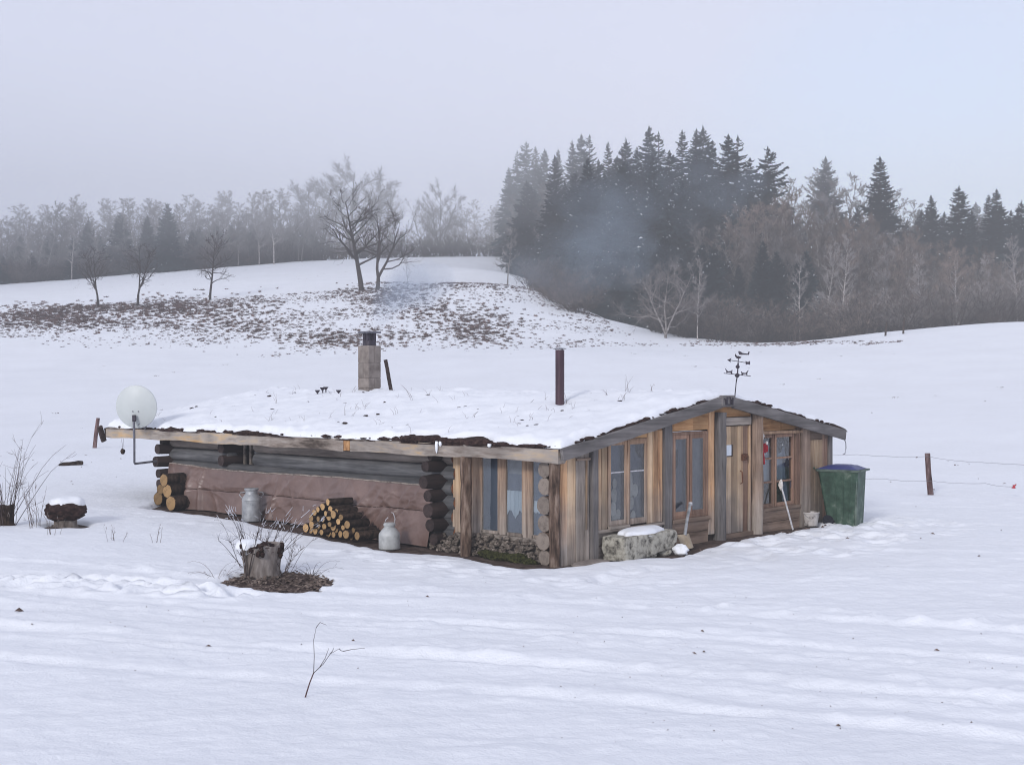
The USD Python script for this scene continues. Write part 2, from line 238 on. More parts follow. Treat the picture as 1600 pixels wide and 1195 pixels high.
noisy('bark_brown', [(.35, (.030, .022, .020)), (.7, (.085, .065, .058))], 3, 5.0, bump=.5, dist=.05, rough=.95, spec=.05, vary=.25)
noisy('bark_frosted', [(.35, (.10, .088, .082)), (.6, (.22, .20, .19)), (.75, (.42, .41, .42))], 2.5, 6.0, bump=.5, dist=.05, rough=.95, spec=.05, vary=.2)
noisy('twig_frosted', [(.35, (.19, .172, .165)), (.7, (.36, .34, .335))], .8, 3.0, bump=0, rough=1.0, spec=0.0, vary=.15)
noisy('twig_grey', [(.35, (.12, .106, .10)), (.7, (.25, .228, .22))], .8, 3.0, bump=0, rough=1.0, spec=0.0, vary=.35)
noisy('twig_brown', [(.35, (.10, .078, .067)), (.7, (.23, .185, .16))], .7, 3.0, bump=0, rough=1.0, spec=0.0, vary=.45)
noisy('twig_dark', [(.35, (.045, .034, .033)), (.7, (.10, .078, .074))], .8, 3.0, bump=0, rough=1.0, spec=0.0, vary=.2)
noisy('twig_frost_white', [(.3, (.45, .46, .50)), (.7, (.72, .73, .78))], 20, 3.0, bump=0, rough=1.0, spec=0.0, vary=.1)
noisy('dry_stalk', [(.35, (.055, .038, .034)), (.7, (.17, .125, .105))], 8, 3.0, bump=0, rough=1.0, spec=0.0, vary=.3)
noisy('tussock_brown', [(.35, (.095, .060, .058)), (.7, (.21, .145, .135))], .6, 4.0, bump=0, rough=1.0, spec=0.0, vary=.4)
noisy('bracken_red', [(.35, (.11, .068, .060)), (.7, (.23, .155, .135))], .6, 4.0, bump=0, rough=1.0, spec=0.0, vary=.35)
noisy('post_bark_red', [(.35, (.055, .030, .030)), (.5, (.12, .072, .070)), (.7, (.21, .15, .145))], 12, 6.0, bump=.8, dist=.02, rough=.95, spec=.1, smap=(1, 1, .3))
noisy('wire_grey', [(.3, (.16, .16, .18)), (.7, (.26, .26, .28))], 5, 2.0, bump=0, rough=.7, metallic=.2)
noisy('red_plastic', [(.3, (.30, .02, .03)), (.7, (.46, .04, .05))], 5, 2.0, bump=0, rough=.4)
def needles(name, dark, light):
    mat(name, {'tc': ('texture_coordinate', {}), 'oi': ('object_info', {}), 'n': ('noise_texture', {'scale': .9, 'detail': 4.0, 'roughness': .7}), 'r': ('rgb_ramp', {'ramp': [(.3, dark), (.7, light)]}), 'v': ('map_range', {'to_min': .55, 'to_max': 1.6}), 'h': ('hsv', {}),
        'd': ('diffuse_bsdf', {}), 't': ('translucent_bsdf', {}), 'm': ('mix_closure', {'fac': .15})},
        [('tc.object', 'n.vector'), ('n.fac', 'r.fac'), ('oi.random', 'v.value'), ('v.result', 'h.value'), ('r.color', 'h.color'), ('h.color', 'd.color'), ('h.color', 't.color'), ('d.BSDF', 'm.closure1'), ('t.BSDF', 'm.closure2')], surface='m.closure')
needles('spruce_needles', (.011, .021, .023), (.030, .046, .048))
needles('spruce_needles_fogged', (.060, .064, .064), (.12, .125, .125))  # paler copy: the veil of fog is put into the needle colour
def snowy(name, c=(.795, .815, .85), s1=9.0, s2=45.0, strength=.6):
    mat(name, {'tc': ('texture_coordinate', {}), 'n0': ('noise_texture', {'scale': .35, 'detail': 4.0}), 'r0': ('rgb_ramp', {'ramp': [(.3, tuple(x * .95 for x in c)), (.7, c)]}), 'n1': ('noise_texture', {'scale': s1, 'detail': 5.0, 'roughness': .55}), 'n2': ('noise_texture', {'scale': s2, 'detail': 3.0, 'roughness': .6}),
        'a': ('math', {'math_type': 'multiply_add', 'value2': .25}), 'b': ('bump', {'strength': strength, 'distance': .03}), 'p': ('principled_bsdf', {'roughness': .65, 'specular_ior_level': .2})},
        [('tc.object', 'n0.vector'), ('n0.fac', 'r0.fac'), ('r0.color', 'p.base_color'), ('tc.object', 'n1.vector'), ('tc.object', 'n2.vector'), ('n2.fac', 'a.value1'), ('n1.fac', 'a.value3'), ('a.value', 'b.height'), ('b.normal', 'p.normal')])
snowy('snow'); snowy('snow_roof', s1=6.0, strength=.3)
def pane(name, tint=(.80, .85, .88)):
    mat(name, {'tc': ('texture_coordinate', {}), 'n': ('noise_texture', {'scale': 2.2, 'detail': 1.0}), 'b': ('bump', {'strength': .12, 'distance': .05}), 'f': ('fresnel', {'IOR': 1.85}), 't': ('transparent_bsdf', {'color': tint}), 'g': ('glossy_bsdf', {'color': (1, 1, 1), 'roughness': .03}), 'm': ('mix_closure', {})},
        [('tc.object', 'n.vector'), ('n.fac', 'b.height'), ('b.normal', 'g.normal'), ('f.fac', 'm.fac'), ('t.BSDF', 'm.closure1'), ('g.BSDF', 'm.closure2')], surface='m.closure')
pane('window_glass')
mat('fog_air', {'v': ('principled_volume', {'color': (.94, .965, 1.0), 'density': .0085, 'anisotropy': -.45})}, surface=None, volume='v.volume')
mat('haze_air', {'v': ('principled_volume', {'color': (.92, .955, 1.0), 'density': .0014, 'anisotropy': -.4})}, surface=None, volume='v.volume')

# ------------------------------------------------------------------ terrain
cp = []
for X, Y, z in [(-18, 0, .95), (0, 0, .85), (18, 0, .85), (-14, 5, .42), (0, 5, .34), (14, 5, .34), (-12, 8, .10), (-4, 8, .05), (4, 8, .05), (12, 8, .05), (-12, 12, .04), (-4, 12, 0), (4, 12, 0), (12, 12, 0),
                (-12, 17, .14), (-7, 16, .12), (-3, 15.5, .04), (5, 16, 0), (12, 18, 0), (-12, 24, .32), (-7.5, 21, .2), (-9, 28, .3), (6, 23, -.03), (10, 24, -.02), (9.1, 28, 0), (3, 28, .03), (-2, 28, .1), (14, 28, .05), (20, 28, .3), (-22, 24, .6), (-22, 12, .3), (20, 12, .1)]: cp.append((X, Y, z))
for x, y, z in [(-.6, 5, .0), (.1, 5.8, .09), (-.6, 9.5, .10), (.1, 8.6, .17), (.1, 3.8, .03), (-.6, 3, -.02), (.1, 2.8, -.03), (0, .2, -.02), (1.5, -.2, -.01), (4.2, -.2, .04), (6.5, -.2, .02), (3.5, 4, .05), (3.5, 9, .15), (7.3, 10, .15)]: cp.append(tuple(W(x, y, z)))
for px, py, Y in [(-700, 700, 45), (-300, 698, 42), (147, 702, 40), (500, 690, 44), (900, 690, 45), (1300, 685, 45), (1600, 660, 45), (2000, 650, 45), (2500, 640, 45), (-700, 615, 65), (0, 620, 68), (400, 618, 68), (800, 612, 68), (1200, 606, 68), (1600, 584, 68), (2100, 580, 68),
                  (-600, 580, 85), (0, 573, 85), (300, 567, 85), (600, 560, 85), (900, 549, 85), (-500, 550, 93), (0, 546, 93), (400, 553, 92), (600, 546, 93), (800, 542, 95), (940, 540, 97), (1030, 541, 98),
                  (-500, 512, 115), (0, 490, 115), (155, 478, 116), (330, 468, 118), (450, 461, 119), (565, 453, 121), (640, 447, 122), (790, 439, 126), (850, 441, 128), (920, 487, 112), (975, 520, 103),
                  (-700, 492, 185), (0, 446, 185), (200, 431, 188), (420, 413, 190), (640, 403, 195), (850, 398, 200), (-700, 490, 260), (0, 450, 260), (420, 425, 260), (850, 415, 260), (800, 420, 160), (500, 430, 155), (100, 459, 150),
                  (900, 500, 135), (1000, 528, 125), (1100, 547, 115), (1200, 541, 118), (1260, 532, 124), (1400, 537, 118), (1600, 533, 118), (2000, 530, 118),
                  (1120, 544, 97), (1200, 546, 93), (1300, 533, 94), (1400, 517, 95), (1500, 504, 96), (1600, 499, 97), (1750, 494, 99), (2100, 480, 100), (1000, 520, 165), (1200, 520, 165), (1500, 515, 165), (1900, 510, 165), (930, 440, 200), (1050, 460, 230), (1300, 475, 230), (1700, 480, 230), (2000, 470, 300), (800, 420, 330), (0, 440, 330)]: cp.append(tuple(at(px, py, Y)))
cp = np.array(cp)
rbf = RBFInterpolator(cp[:, :2], cp[:, 2], kernel='linear', smoothing=.4, neighbors=40)
rb2 = RBFInterpolator(cp[:, :2], cp[:, 2], kernel='linear', smoothing=0.02, neighbors=40)
def build_base():
    """The control points joined into a smooth heightfield, on a coarse grid, blurred a little more the farther out it lies."""
    from scipy.ndimage import gaussian_filter
    from scipy.interpolate import RegularGridInterpolator
    xs, ys = np.arange(-170, 171, 1.0), np.arange(-2, 332, 1.0); q = np.stack(np.meshgrid(xs, ys, indexing='ij'), -1).reshape(-1, 2)
    z = rb2(q).reshape(len(xs), len(ys)); a, b, c = gaussian_filter(z, 1.0), gaussian_filter(z, 2.2), gaussian_filter(z, 4.0)
    w1 = np.clip((ys - 30) / 15, 0, 1)[None]; w2 = np.clip((ys - 75) / 30, 0, 1)[None]
    return RegularGridInterpolator((xs, ys), (a * (1 - w1) + b * w1) * (1 - w2) + c * w2 * .5 + b * w2 * .5, bounds_error=False, fill_value=None, method='linear')
base_grid = build_base()
def base_z(X, Y):
    X, Y = np.broadcast_arrays(np.asarray(X, float), np.asarray(Y, float)); return base_grid(np.stack([X.ravel(), Y.ravel()], 1)).reshape(X.shape)
def ground_at(px, py, z=0.0, n=6):                          # where the ground lies that the photograph shows at px, py (near ground)
    for _ in range(n):
        Y = (EYE - z) * F / (py - CY); X = (px - CX) / F * Y; z = float(base_z(X, Y))
    return np.array([X, Y, z])
edge = [(226, 797), (262, 799), (300, 804), (340, 809), (380, 815), (415, 823), (450, 831), (495, 839), (540, 847), (580, 857), (620, 864), (660, 867), (700, 867), (730, 870), (755, 877), (775, 882), (800, 886), (850, 888), (876, 886), (935, 880), (975, 876), (1010, 872), (1060, 869), (1075, 861), (1100, 853), (1125, 849), (1150, 845), (1180, 840), (1240, 829), (1290, 822)]
poly = [ground_at(*e)[:2] for e in edge]
poly += [W(7.3, 1.2)[:2], W(7.2, 10.2)[:2], W(.6, 10.5)[:2]]
BARE = shapely.Polygon(poly).buffer(0)
se = [(352, 911), (372, 902), (395, 897), (430, 894), (470, 895), (500, 901), (516, 907), (500, 919), (470, 924), (430, 926), (395, 922), (368, 918)]
BARE2 = shapely.Polygon([ground_at(*e)[:2] for e in se]).buffer(0)
sp = [(70, 822), (84, 817), (120, 817), (140, 820), (120, 825), (84, 826)]
BARE3 = shapely.Polygon([ground_at(*e)[:2] for e in sp]).buffer(0)
BARE_ALL = shapely.MultiPolygon([BARE, BARE2, BARE3])
def fbm2(X, Y, s, o=4, seed=0, sx=1.0, sy=1.0): return meshkit.fbm(np.stack([X * s * sx, Y * s * sy, np.full_like(X, seed * 3.7)], -1), o, seed) - .5
def sstep(x): x = np.clip(x, 0, 1); return x * x * (3 - 2 * x)
def snow_z(X, Y):
    X, Y = np.asarray(X, float), np.asarray(Y, float); z = base_z(X, Y); near = np.clip((40 - Y) / 15, 0, 1)
    z = z + fbm2(X, Y, .35, 3, 1) * .10 * np.clip(Y / 20, .4, 1) + fbm2(X, Y, .09, 3, 71) * .55 * np.clip((Y - 40) / 40, 0, 1) + fbm2(X, Y, 1.5, 3, 2) * .045 * near + fbm2(X, Y, 5.0, 3, 3) * .022 * near + np.clip(fbm2(X, Y, 2.2, 3, 4, .45, 1.3) - .04, 0, 1) * .10 * near * np.clip((X + 6) / 6, .25, 1)
    # the track across the foreground: packed ruts, chunks along their edges
    v = Y + .36 * X + fbm2(X, Y, .25, 2, 9) * .5; on = (Y < 17) & (Y > 5)
    road = fbm2(X, Y, 9.0, 2, 97) * .02 + fbm2(X, Y, 1.2, 3, 98, .35, 2.2) * .035; RK = .85
    for c, w, d in [(14.35, .14, .035), (13.55, .22, .022), (12.75, .11, .045), (12.3, .07, .02), (11.9, .18, .03), (11.0, .15, .055), (10.75, .07, .025), (10.45, .2, .025), (9.75, .12, .035)]:
        k = np.exp(-((v - c + fbm2(X, Y, .5, 2, 20 + int(c * 10)) * .22) / w) ** 4); br = np.clip(1.9 * fbm2(X, Y, .33, 3, 40 + int(c * 10)) + .75, .05, 1.6)
        road -= RK * d * k * br
        kk = np.exp(-((v - c - w * 1.6 + fbm2(X, Y, .5, 2, 20 + int(c * 10)) * .22) / (w * .6)) ** 2)
        road += RK * d * .55 * kk * br * (.6 + 2.2 * np.clip(fbm2(X, Y, 4.5, 3, 60 + int(c * 10)), -.3, .5))
    chunk = np.clip(fbm2(X, Y, 5.2, 3, 11, 1, 1.5) - .03, 0, 1) * .24 * np.clip(fbm2(X, Y, .45, 2, 12) * 2 + .8, 0, 1)
    side = np.exp(-((v - 14.7) / .45) ** 2) + .8 * np.exp(-((v - 11.3) / .5) ** 2) * (X > -1.5) + .7 * np.exp(-((v - 12.4) / .4) ** 2)
    road += chunk * side
    z = z + np.where(on, road, 0)
    # trodden snow before the gable and along the wall
    loc = np.stack([X - C0[0], Y - C0[1]], -1); lx, ly = loc @ UR, loc @ UL
    tread = np.exp(-((ly + 1.3) / 1.1) ** 2) * ((lx > -1) & (lx < 9)) + np.exp(-((lx + 1.3) / .8) ** 2) * ((ly > 0) & (ly < 10)) * .6
    z = z - tread * np.clip(fbm2(X, Y, 2.6, 3, 13), 0, 1) * .22
    # footprints leading along the left edge of the track
    prng = random.Random(5); foot = np.zeros_like(X)
    steps = [ground_at(12 + k * 17.5 + prng.uniform(-5, 5), 905 + k * .95 + prng.uniform(-4, 4) + (9 if k % 2 else 0)) for k in range(22)]
    steps += [ground_at(395 + k * 40 + prng.uniform(-9, 9), 845 + k * 7 + prng.uniform(-5, 5)) for k in range(9)]
    steps += [W(prng.uniform(3, 8.5), prng.uniform(-2.6, -.5)) for k in range(80)] + [W(prng.uniform(-1.8, -.7), prng.uniform(-1.5, 3)) for k in range(16)]
    for k, p in enumerate(steps):
        r2 = ((X - p[0]) / .17) ** 2 + ((Y - p[1]) / .11) ** 2; s_ = r2 < 9
        dp = .075 if k < 22 else .032
        if s_.any(): foot[s_] += -dp * np.exp(-r2[s_] ** 1.5) + dp * .5 * np.exp(-((np.sqrt(r2[s_]) - 1.5) / .4) ** 2)
    z = z + foot
    # bare ground: the snow ends in a soft lip
    nr = (Y < 34) & (Y > 13); d = np.full(X.shape, 9.0)
    if nr.any():
        P = shapely.points(X[nr], Y[nr]); d[nr] = np.where(shapely.contains(BARE_ALL, P), -1, 1) * shapely.distance(BARE_ALL.boundary, P)
    d = d + fbm2(X, Y, 2.2, 3, 14) * .22 * (np.abs(d) < .6) + fbm2(X, Y, 5.5, 3, 15) * .30 * (np.abs(d) < .4) * (Y < 16.9)
    return np.where(nr, z * sstep(d / .5 + .5) + base_z(X, Y) * (1 - sstep(d / .5 + .5)) - .07 * (1 - sstep((d + .03) / .12)) + .035 * sstep((d + .02) / .2), z + .035)
def axis(*parts): return np.unique(np.concatenate(parts).round(4))
gx = axis(np.arange(-11.5, 10.5, .06), -11.5 - np.cumsum(np.geomspace(.07, 3.2, 195)), 10.5 + np.cumsum(np.geomspace(.07, 3.2, 195)))
gy = axis(np.arange(3, 8, .12), np.arange(8, 24.5, .05), 24.5 + np.cumsum(np.geomspace(.06, 2.4, 485)), 3 - np.cumsum(np.geomspace(.12, 3, 8)))
gx = gx[(gx > -168) & (gx < 168)]; gy = gy[gy < 330]
GX, GY = np.meshgrid(gx, gy, indexing='ij'); GZ = snow_z(GX, GY)
i, j = np.meshgrid(np.arange(len(gx) - 1), np.arange(len(gy) - 1), indexing='ij'); k = (i * len(gy) + j).ravel()
quads = np.stack([k, k + len(gy), k + len(gy) + 1, k + 1], 1)
gr = obj('snow_ground', (np.stack([GX, GY, GZ], -1).reshape(-1, 3), quads), 'snow', smooth=True)
tag(gr, 'snow covered ground with the rutted track, the field and the slope behind', 'snow', kind='structure')
from scipy.interpolate import RegularGridInterpolator
_gz = RegularGridInterpolator((gx, gy), GZ, bounds_error=False, fill_value=None)
def gz(X, Y): return _gz(np.stack(np.broadcast_arrays(np.asarray(X, float), np.asarray(Y, float)), -1))
def bare_sheet(name, P, seed, label, lift=.004, amp=.03, res=.06, material='soil'):
    b = P.buffer(.25).bounds; xs, ys = np.arange(b[0], b[2], res), np.arange(b[1], b[3], res); X, Y = np.meshgrid(xs, ys, indexing='ij')
    keep = shapely.distance(P, shapely.points(X, Y)) < .22
    Z = base_z(X, Y) - .030 + fbm2(X, Y, 4.0, 4, seed) * amp + lift; n = len(ys)
    ii, jj = np.nonzero(keep[:-1, :-1] & keep[1:, 1:]); kk = ii * n + jj
    m = trimesh.Trimesh(np.stack([X, Y, Z], -1).reshape(-1, 3), np.vstack([np.stack([kk, kk + n, kk + n + 1], 1), np.stack([kk, kk + n + 1, kk + 1], 1)]), process=False); m.remove_unreferenced_vertices()
    return tag(obj(name, m, material, smooth=True), label, 'soil', kind='structure')
bare_sheet('bare_ground', BARE, 31, 'bare brown ground along the foot of the cabin')
bare_sheet('bare_ground', BARE2, 32, 'patch of bare earth around the big stump', lift=.02, amp=.06, res=.03)
bare_sheet('bare_ground', BARE3, 33, 'small patch of bare earth under the left planter', res=.03)

# ------------------------------------------------------------------ the cabin (x along the gable, y along the eave, z up; the near corner is the origin)
rg = np.random.default_rng(7)
cabin = thing('log_cabin', 'low wooden log cabin with turf roof under snow, its gable end to the right', 'cabin', C0, HROT)
def rz(x): return 1.575 + .1765 * min(x, 7.76 - x) if np.isscalar(x) else 1.575 + .1765 * np.minimum(x, 7.76 - x)
def hpart(name, fn, material, smooth=False, parent=cabin, label=None):
    m = MB(); fn(m); return obj(name, m, material, parent, smooth, label)
def vboard(name, x0, x1, z0, z1, y0=0.0, t=.03, material='plank_weathered', parent=cabin, z1b=None, label=None):
    """Upright board on the gable; z1, z1b: height of the top at its two edges."""
    m = MB(); n = 7; zz = np.linspace(0, 1, n); top = z1 if z1b is None else max(z1, z1b)
    plank(m, ((x0 + x1) / 2, y0 + t / 2, z0), ((x0 + x1) / 2, y0 + t / 2, top), (x1 - x0) - .006, t, (0, -1, 0), rg, n, .003, .005, .006)
    return obj(name, m, material, parent, label=label)
def hboard(name, x0, x1, z0, z1, y0=0.0, t=.03, material='board_orange', parent=cabin):
    m = MB()
    if z1 > min(rz(x0), rz(x1)) - .06:                      # cut to the slope of the roof
        xs = [x for x in np.linspace(x0 + .003, x1 - .003, 9)]; top = [min(z1 - .003, rz(x) - .06) for x in xs]
        p = [(a, max(b, z0 + .004)) for a, b in zip(xs, top)]; m.poly([(xs[0], z0 + .003), (xs[-1], z0 + .003)] + p[::-1], -t, 0, ((0, y0, 0), (1, 0, 0), (0, 0, 1), (0, -1, 0))); return obj(name, m, material, parent)
    plank(m, (x0, y0 + t / 2, (z0 + z1) / 2), (x1, y0 + t / 2, (z0 + z1) / 2), (z1 - z0) - .006, t, (0, -1, 0), rg, 8, .003, .005, .005); return obj(name, m, material, parent)

# -- long wall: courses of round logs, with the crossing logs' ends
courses = [1.345, 1.105, .885, .665, .445, .225]
for k, z in enumerate(courses):
    spans = [(2.33 - .05 * (k % 2), 7.36), (8.14, 10.06)] if k < 2 else [(2.33 - .05 * (k % 2), 10.06)]
    for a, b in spans:
        m = MB(); rough_log(m, (.31, a, z), (.31, b, z), .122 if k else .115, rg, 16, 16, .03)
        p = obj('log', m, 'log_wall_brown' if k == 0 else 'log_wall', cabin, 40)
        if a < 3:
            m = MB(); disc(m, (.31, a - .004, z), (0, -1, 0), .108, rg); obj('cut_face', m, 'end_red', p)
for k, z in enumerate([1.36, 1.215, .986, .775, .562, .343, .13]):                         # crossing logs at the near corner of the log wall
    r = [.06, .097, .112, .098, .118, .108, .10][k]; x0 = [-.02, -.10, -.14, -.07, -.10, -.06, .0][k]
    m = MB(); rough_log(m, (x0, 2.56 + [0, .02, .02, .0, -.04, -.04, -.06][k], z), (1.2, 2.56, z), r, rg, 14, 7, .05, .86)
    obj('crossing_log', m, 'log_dark', cabin, 50)
for k, z in enumerate([1.345, 1.203, .972, .742, .548, .345, .14]):                        # and the far corner: full length, they are the far gable's wall
    r = [.07, .108, .118, .10, .10, .105, .10][k]; x0 = [.05, -.04, -.08, -.02, -.01, .0, .0][k]
    m = MB(); rough_log(m, (x0, 10.1, z), (7.3, 10.1, z), r, rg, 14, 12, .05, .86)
    obj('crossing_log', m, 'log_dark', cabin, 50)
for k, z in enumerate([1.29, 1.06]):
    m = MB(); rough_log(m, (.10, 8.2, z), (1.0, 8.2, z), .108, rg, 14, 5, .05, .9); obj('crossing_log', m, 'log_dark', cabin, 50)
for k, z in enumerate([1.271, 1.042, .781, .533, .291, .06]):                             # cut ends beside the corner post
    r = [.112, .122, .126, .118, .126, .11][k]; x0 = [.0, .01, -.01, .0, -.02, .01][k]
    m = MB(); rough_log(m, (x0, .285, z), (.9, .285, z), r, rg, 18, 5, .03); p = obj('crossing_log', m, 'bark_post_wood', cabin, 50)
    m = MB(); disc(m, (x0 - .004, .285, z), (-1, 0, 0), r * .97, rg, 18, .03); obj('cut_face', m, 'end_grey', p)
# -- the eave beam, hewn, in two lengths with a pale splice
def beam(m, y0, y1, seed):
    n = int((y1 - y0) / .22) + 2; ys = np.linspace(y0, y1, n); r = np.random.default_rng(seed); secs, pts = [], []
    w = meshkit.fbm(np.stack([ys * 1.3, ys * 0 + seed, ys * 0], -1), 4, seed) - .5
    for q, y in enumerate(ys):
        lo = -.092 + w[q] * .055 + r.uniform(-.006, .006); hi = .092 + r.uniform(-.008, .008); f = -.085 + r.uniform(-.008, .008)
        secs.append([(f, lo + .03), (f + .03, lo), (.085, lo), (.085, hi), (f + .02, hi), (f, hi - .02), (f - .012, .02 + w[q] * .05)]); pts.append((-.035, y, 1.478))
    m.sweep(pts, secs, True, (0, 0, 1))
hpart('eave_beam', lambda m: beam(m, -.07, 4.30, 3), 'beam_hewn'); hpart('eave_beam', lambda m: beam(m, 4.47, 11.86, 8), 'beam_hewn')
hpart('beam_splice', lambda m: beam(m, 4.31, 4.46, 5), 'board_orange', label='pale orange splice in the weathered eave beam')
def post(name, x, y, z1, r, material, seed, parent=cabin, z0=-.06, lean=(0, 0)):
    r_ = np.random.default_rng(seed); n = 12; zs = np.linspace(z0, z1, n); a = np.arange(16) * 2 * np.pi / 16; k0 = r_.uniform(-.1, .1, 16); pts = [(x + lean[0] * t + r_.uniform(-.006, .006), y + lean[1] * t + r_.uniform(-.006, .006), z) for t, z in zip(np.linspace(0, 1, n), zs)]
    m = MB(); m.sweep(pts, [np.stack([np.cos(a), np.sin(a)], 1) * (r * (1 + k0 + r_.uniform(-.06, .06, 16)))[:, None] for _ in zs]); return obj(name, m, material, parent, 45)
post('bark_post', -.035, .07, 1.40, .072, 'bark_post_wood', 11); post('bark_post', -.05, 1.76, 1.40, .082, 'bark_post_wood', 12)
# -- three-light window of the long wall, in the plane x = .25
X0 = .25
fr = MB()
for y0, y1, z0, z1, dx in [(1.755, 1.955, .17, 1.42, 0), (1.265, 1.405, .27, 1.42, 0), (.755, .925, .24, 1.42, 0), (.30, .40, .24, 1.42, 0)]: fr.box(X0 + dx, X0 + .07, y0, y1, z0, z1, .008)
fr.box(X0 - .015, X0 + .08, .38, 1.95, 1.405, 1.50, .006)
win = obj('window', fr, 'frame_brown', cabin)
hpart('sill', lambda m: m.box(X0 - .03, X0 + .08, .36, 1.80, .205, .268, .01), 'board_grey', parent=win)
for y0, y1 in [(1.405, 1.755), (.925, 1.265), (.40, .755)]:
    s = MB(); w = .019
    for q in [(y0, y0 + w, .30, 1.405), (y1 - w, y1, .30, 1.405)]: s.box(X0 + .004, X0 + .05, *q, .004)
    s.box(X0 + .012, X0 + .055, y0 + w, y1 - w, .270, .318, .004); obj('sash', s, 'frame_brown', win)
    obj('pane', (np.array([[X0 + .014, y0 + w, .318], [X0 + .014, y1 - w, .318], [X0 + .014, y1 - w, 1.405], [X0 + .014, y0 + w, 1.405]]), np.array([[0, 2, 1], [0, 3, 2]])), 'window_glass', win)
def drape(p0, p1, z0, z1, n=40, wave=9, amp=.018, seed=1, hem=0.0, hem_fn=None):
    p0, p1 = np.asarray(p0, float), np.asarray(p1, float); d = unit(np.append(p1 - p0, 0)); nrm = np.array([-d[1], d[0]]); u = np.linspace(0, 1, n); v = np.linspace(0, 1, 12); U, V = np.meshgrid(u, v, indexing='ij')
    off = amp * np.sin(U * wave * 2 * np.pi + meshkit.noise(np.stack([U * 3, V, U * 0], -1), seed) * 3); zb = z0 + (hem_fn(U) if hem_fn else hem * np.sin(U * 30))
    P = p0 + U[..., None] * (p1 - p0) + off[..., None] * nrm; v3 = np.concatenate([P, (zb + V * (z1 - zb))[..., None]], -1).reshape(-1, 3); i, j = np.meshgrid(np.arange(n - 1), np.arange(11), indexing='ij'); k = (i * 12 + j).ravel()
    return v3, np.stack([k, k + 12, k + 13, k + 1], 1)
obj('curtain', drape((.293, 1.85), (.293, 1.22), .25, 1.45, 40, 2, .005, 2), 'curtain_dim', cabin, True)
obj('curtain', drape((.298, 1.33), (.298, .84), .25, 1.16, 40, 2, .005, 3), 'curtain_dim', cabin, True); obj('curtain', drape((.305, 1.33), (.305, .84), 1.12, 1.46, 40, 2, .005, 33), 'curtain_net', cabin, True)
obj('curtain', drape((.291, .83), (.291, .30), .25, 1.45, 40, 3, .005, 4), 'curtain_dim', cabin, True)
obj('curtain', drape((.282, 1.29), (.282, .89), .62, .92, 60, 5, .008, 6, hem_fn=lambda u: -.10 * np.cos(u * np.pi * 2) ** 2 + .025 * np.abs(np.sin(u * 24))), 'curtain_white', cabin, True, 'white scalloped half curtain behind the middle light')
obj('curtain', drape((.282, .76), (.282, .34), .62, .80, 40, 5, .008, 7, hem_fn=lambda u: .025 * np.abs(np.sin(u * 20))), 'curtain_white', cabin, True)
# -- plank, rubble plinth and moss under that window
hpart('corner_plank', lambda m: plank(m, (.245, 2.215, .15), (.245, 2.215, 1.42), .22, .035, (-1, 0, 0), rg, 6), 'plank_pale')
hpart('corner_plank', lambda m: plank(m, (.255, 2.02, .15), (.255, 2.02, 1.42), .10, .035, (-1, 0, 0), rg, 6), 'plank_weathered')
hpart('plinth', lambda m: m.box(.215, .40, .36, 2.40, -.15, .20, .03), 'rubble')
def stones(prefix, pts, material, rmin, rmax, seed, n_parent):
    r_ = np.random.default_rng(seed)
    for p in pts:
        r = r_.uniform(rmin, rmax); m = MB(); m.blob((0, 0, 0), (r * r_.uniform(.7, 1.2), r * r_.uniform(.8, 1.4), r * r_.uniform(.5, .9)), int(r_.integers(999)), .9, 1, 1.9); v, f = m.mesh(); obj(prefix, (v + np.asarray(p), f), material, n_parent, 30)
r_ = np.random.default_rng(41); pts = []
for k in range(280):
    y = r_.uniform(.38, 2.62); z = r_.uniform(-.03, .25 - .12 * max(0, y - 2.0)); pts.append((.19 - (.25 - z) * .55 + r_.uniform(-.03, .02), y, z))
stones('stone', pts, 'rubble', .012, .048, 42, cabin)
mo = MB()
for k in range(16): y = r_.uniform(.45, 1.6); mo.blob((.03 + r_.uniform(-.09, .05), y, -.01 + r_.uniform(-.02, .045)), (.09, .13, .05), k, .6, 2, 3)
tag(obj('moss_cushion', mo, 'moss', cabin, 40), kind='stuff')
# -- small dark window of the log wall
op = MB()
for y, w in [(8.02, .03), (7.83, .05), (7.56, .035), (7.49, .02), (7.43, .02)]: op.box(.47, .53, y - w / 2, y + w / 2, .90, 1.40, .004)
op.box(.46, .56, 7.36, 8.12, .86, .90, .005); op.box(.46, .56, 7.36, 8.12, 1.36, 1.44, .005)
ow = obj('window', op, 'board_grey', cabin)
obj('pane', (np.array([[.5, 7.40, .9], [.5, 8.1, .9], [.5, 8.1, 1.38], [.5, 7.40, 1.38]]), np.array([[0, 2, 1], [0, 3, 2]])), 'window_glass', ow)
hpart('sill', lambda m: m.box(.20, .46, 7.36, 8.12, .82, .87, .01), 'log_dark', parent=ow)
obj('curtain', drape((.60, 7.62), (.60, 7.37), .9, 1.4, 30, 3, .012, 9), 'curtain_blue', cabin, True)
obj('curtain', drape((.60, 8.1), (.60, 7.98), .9, 1.4, 20, 2, .012, 10), 'room_dark', cabin, True)

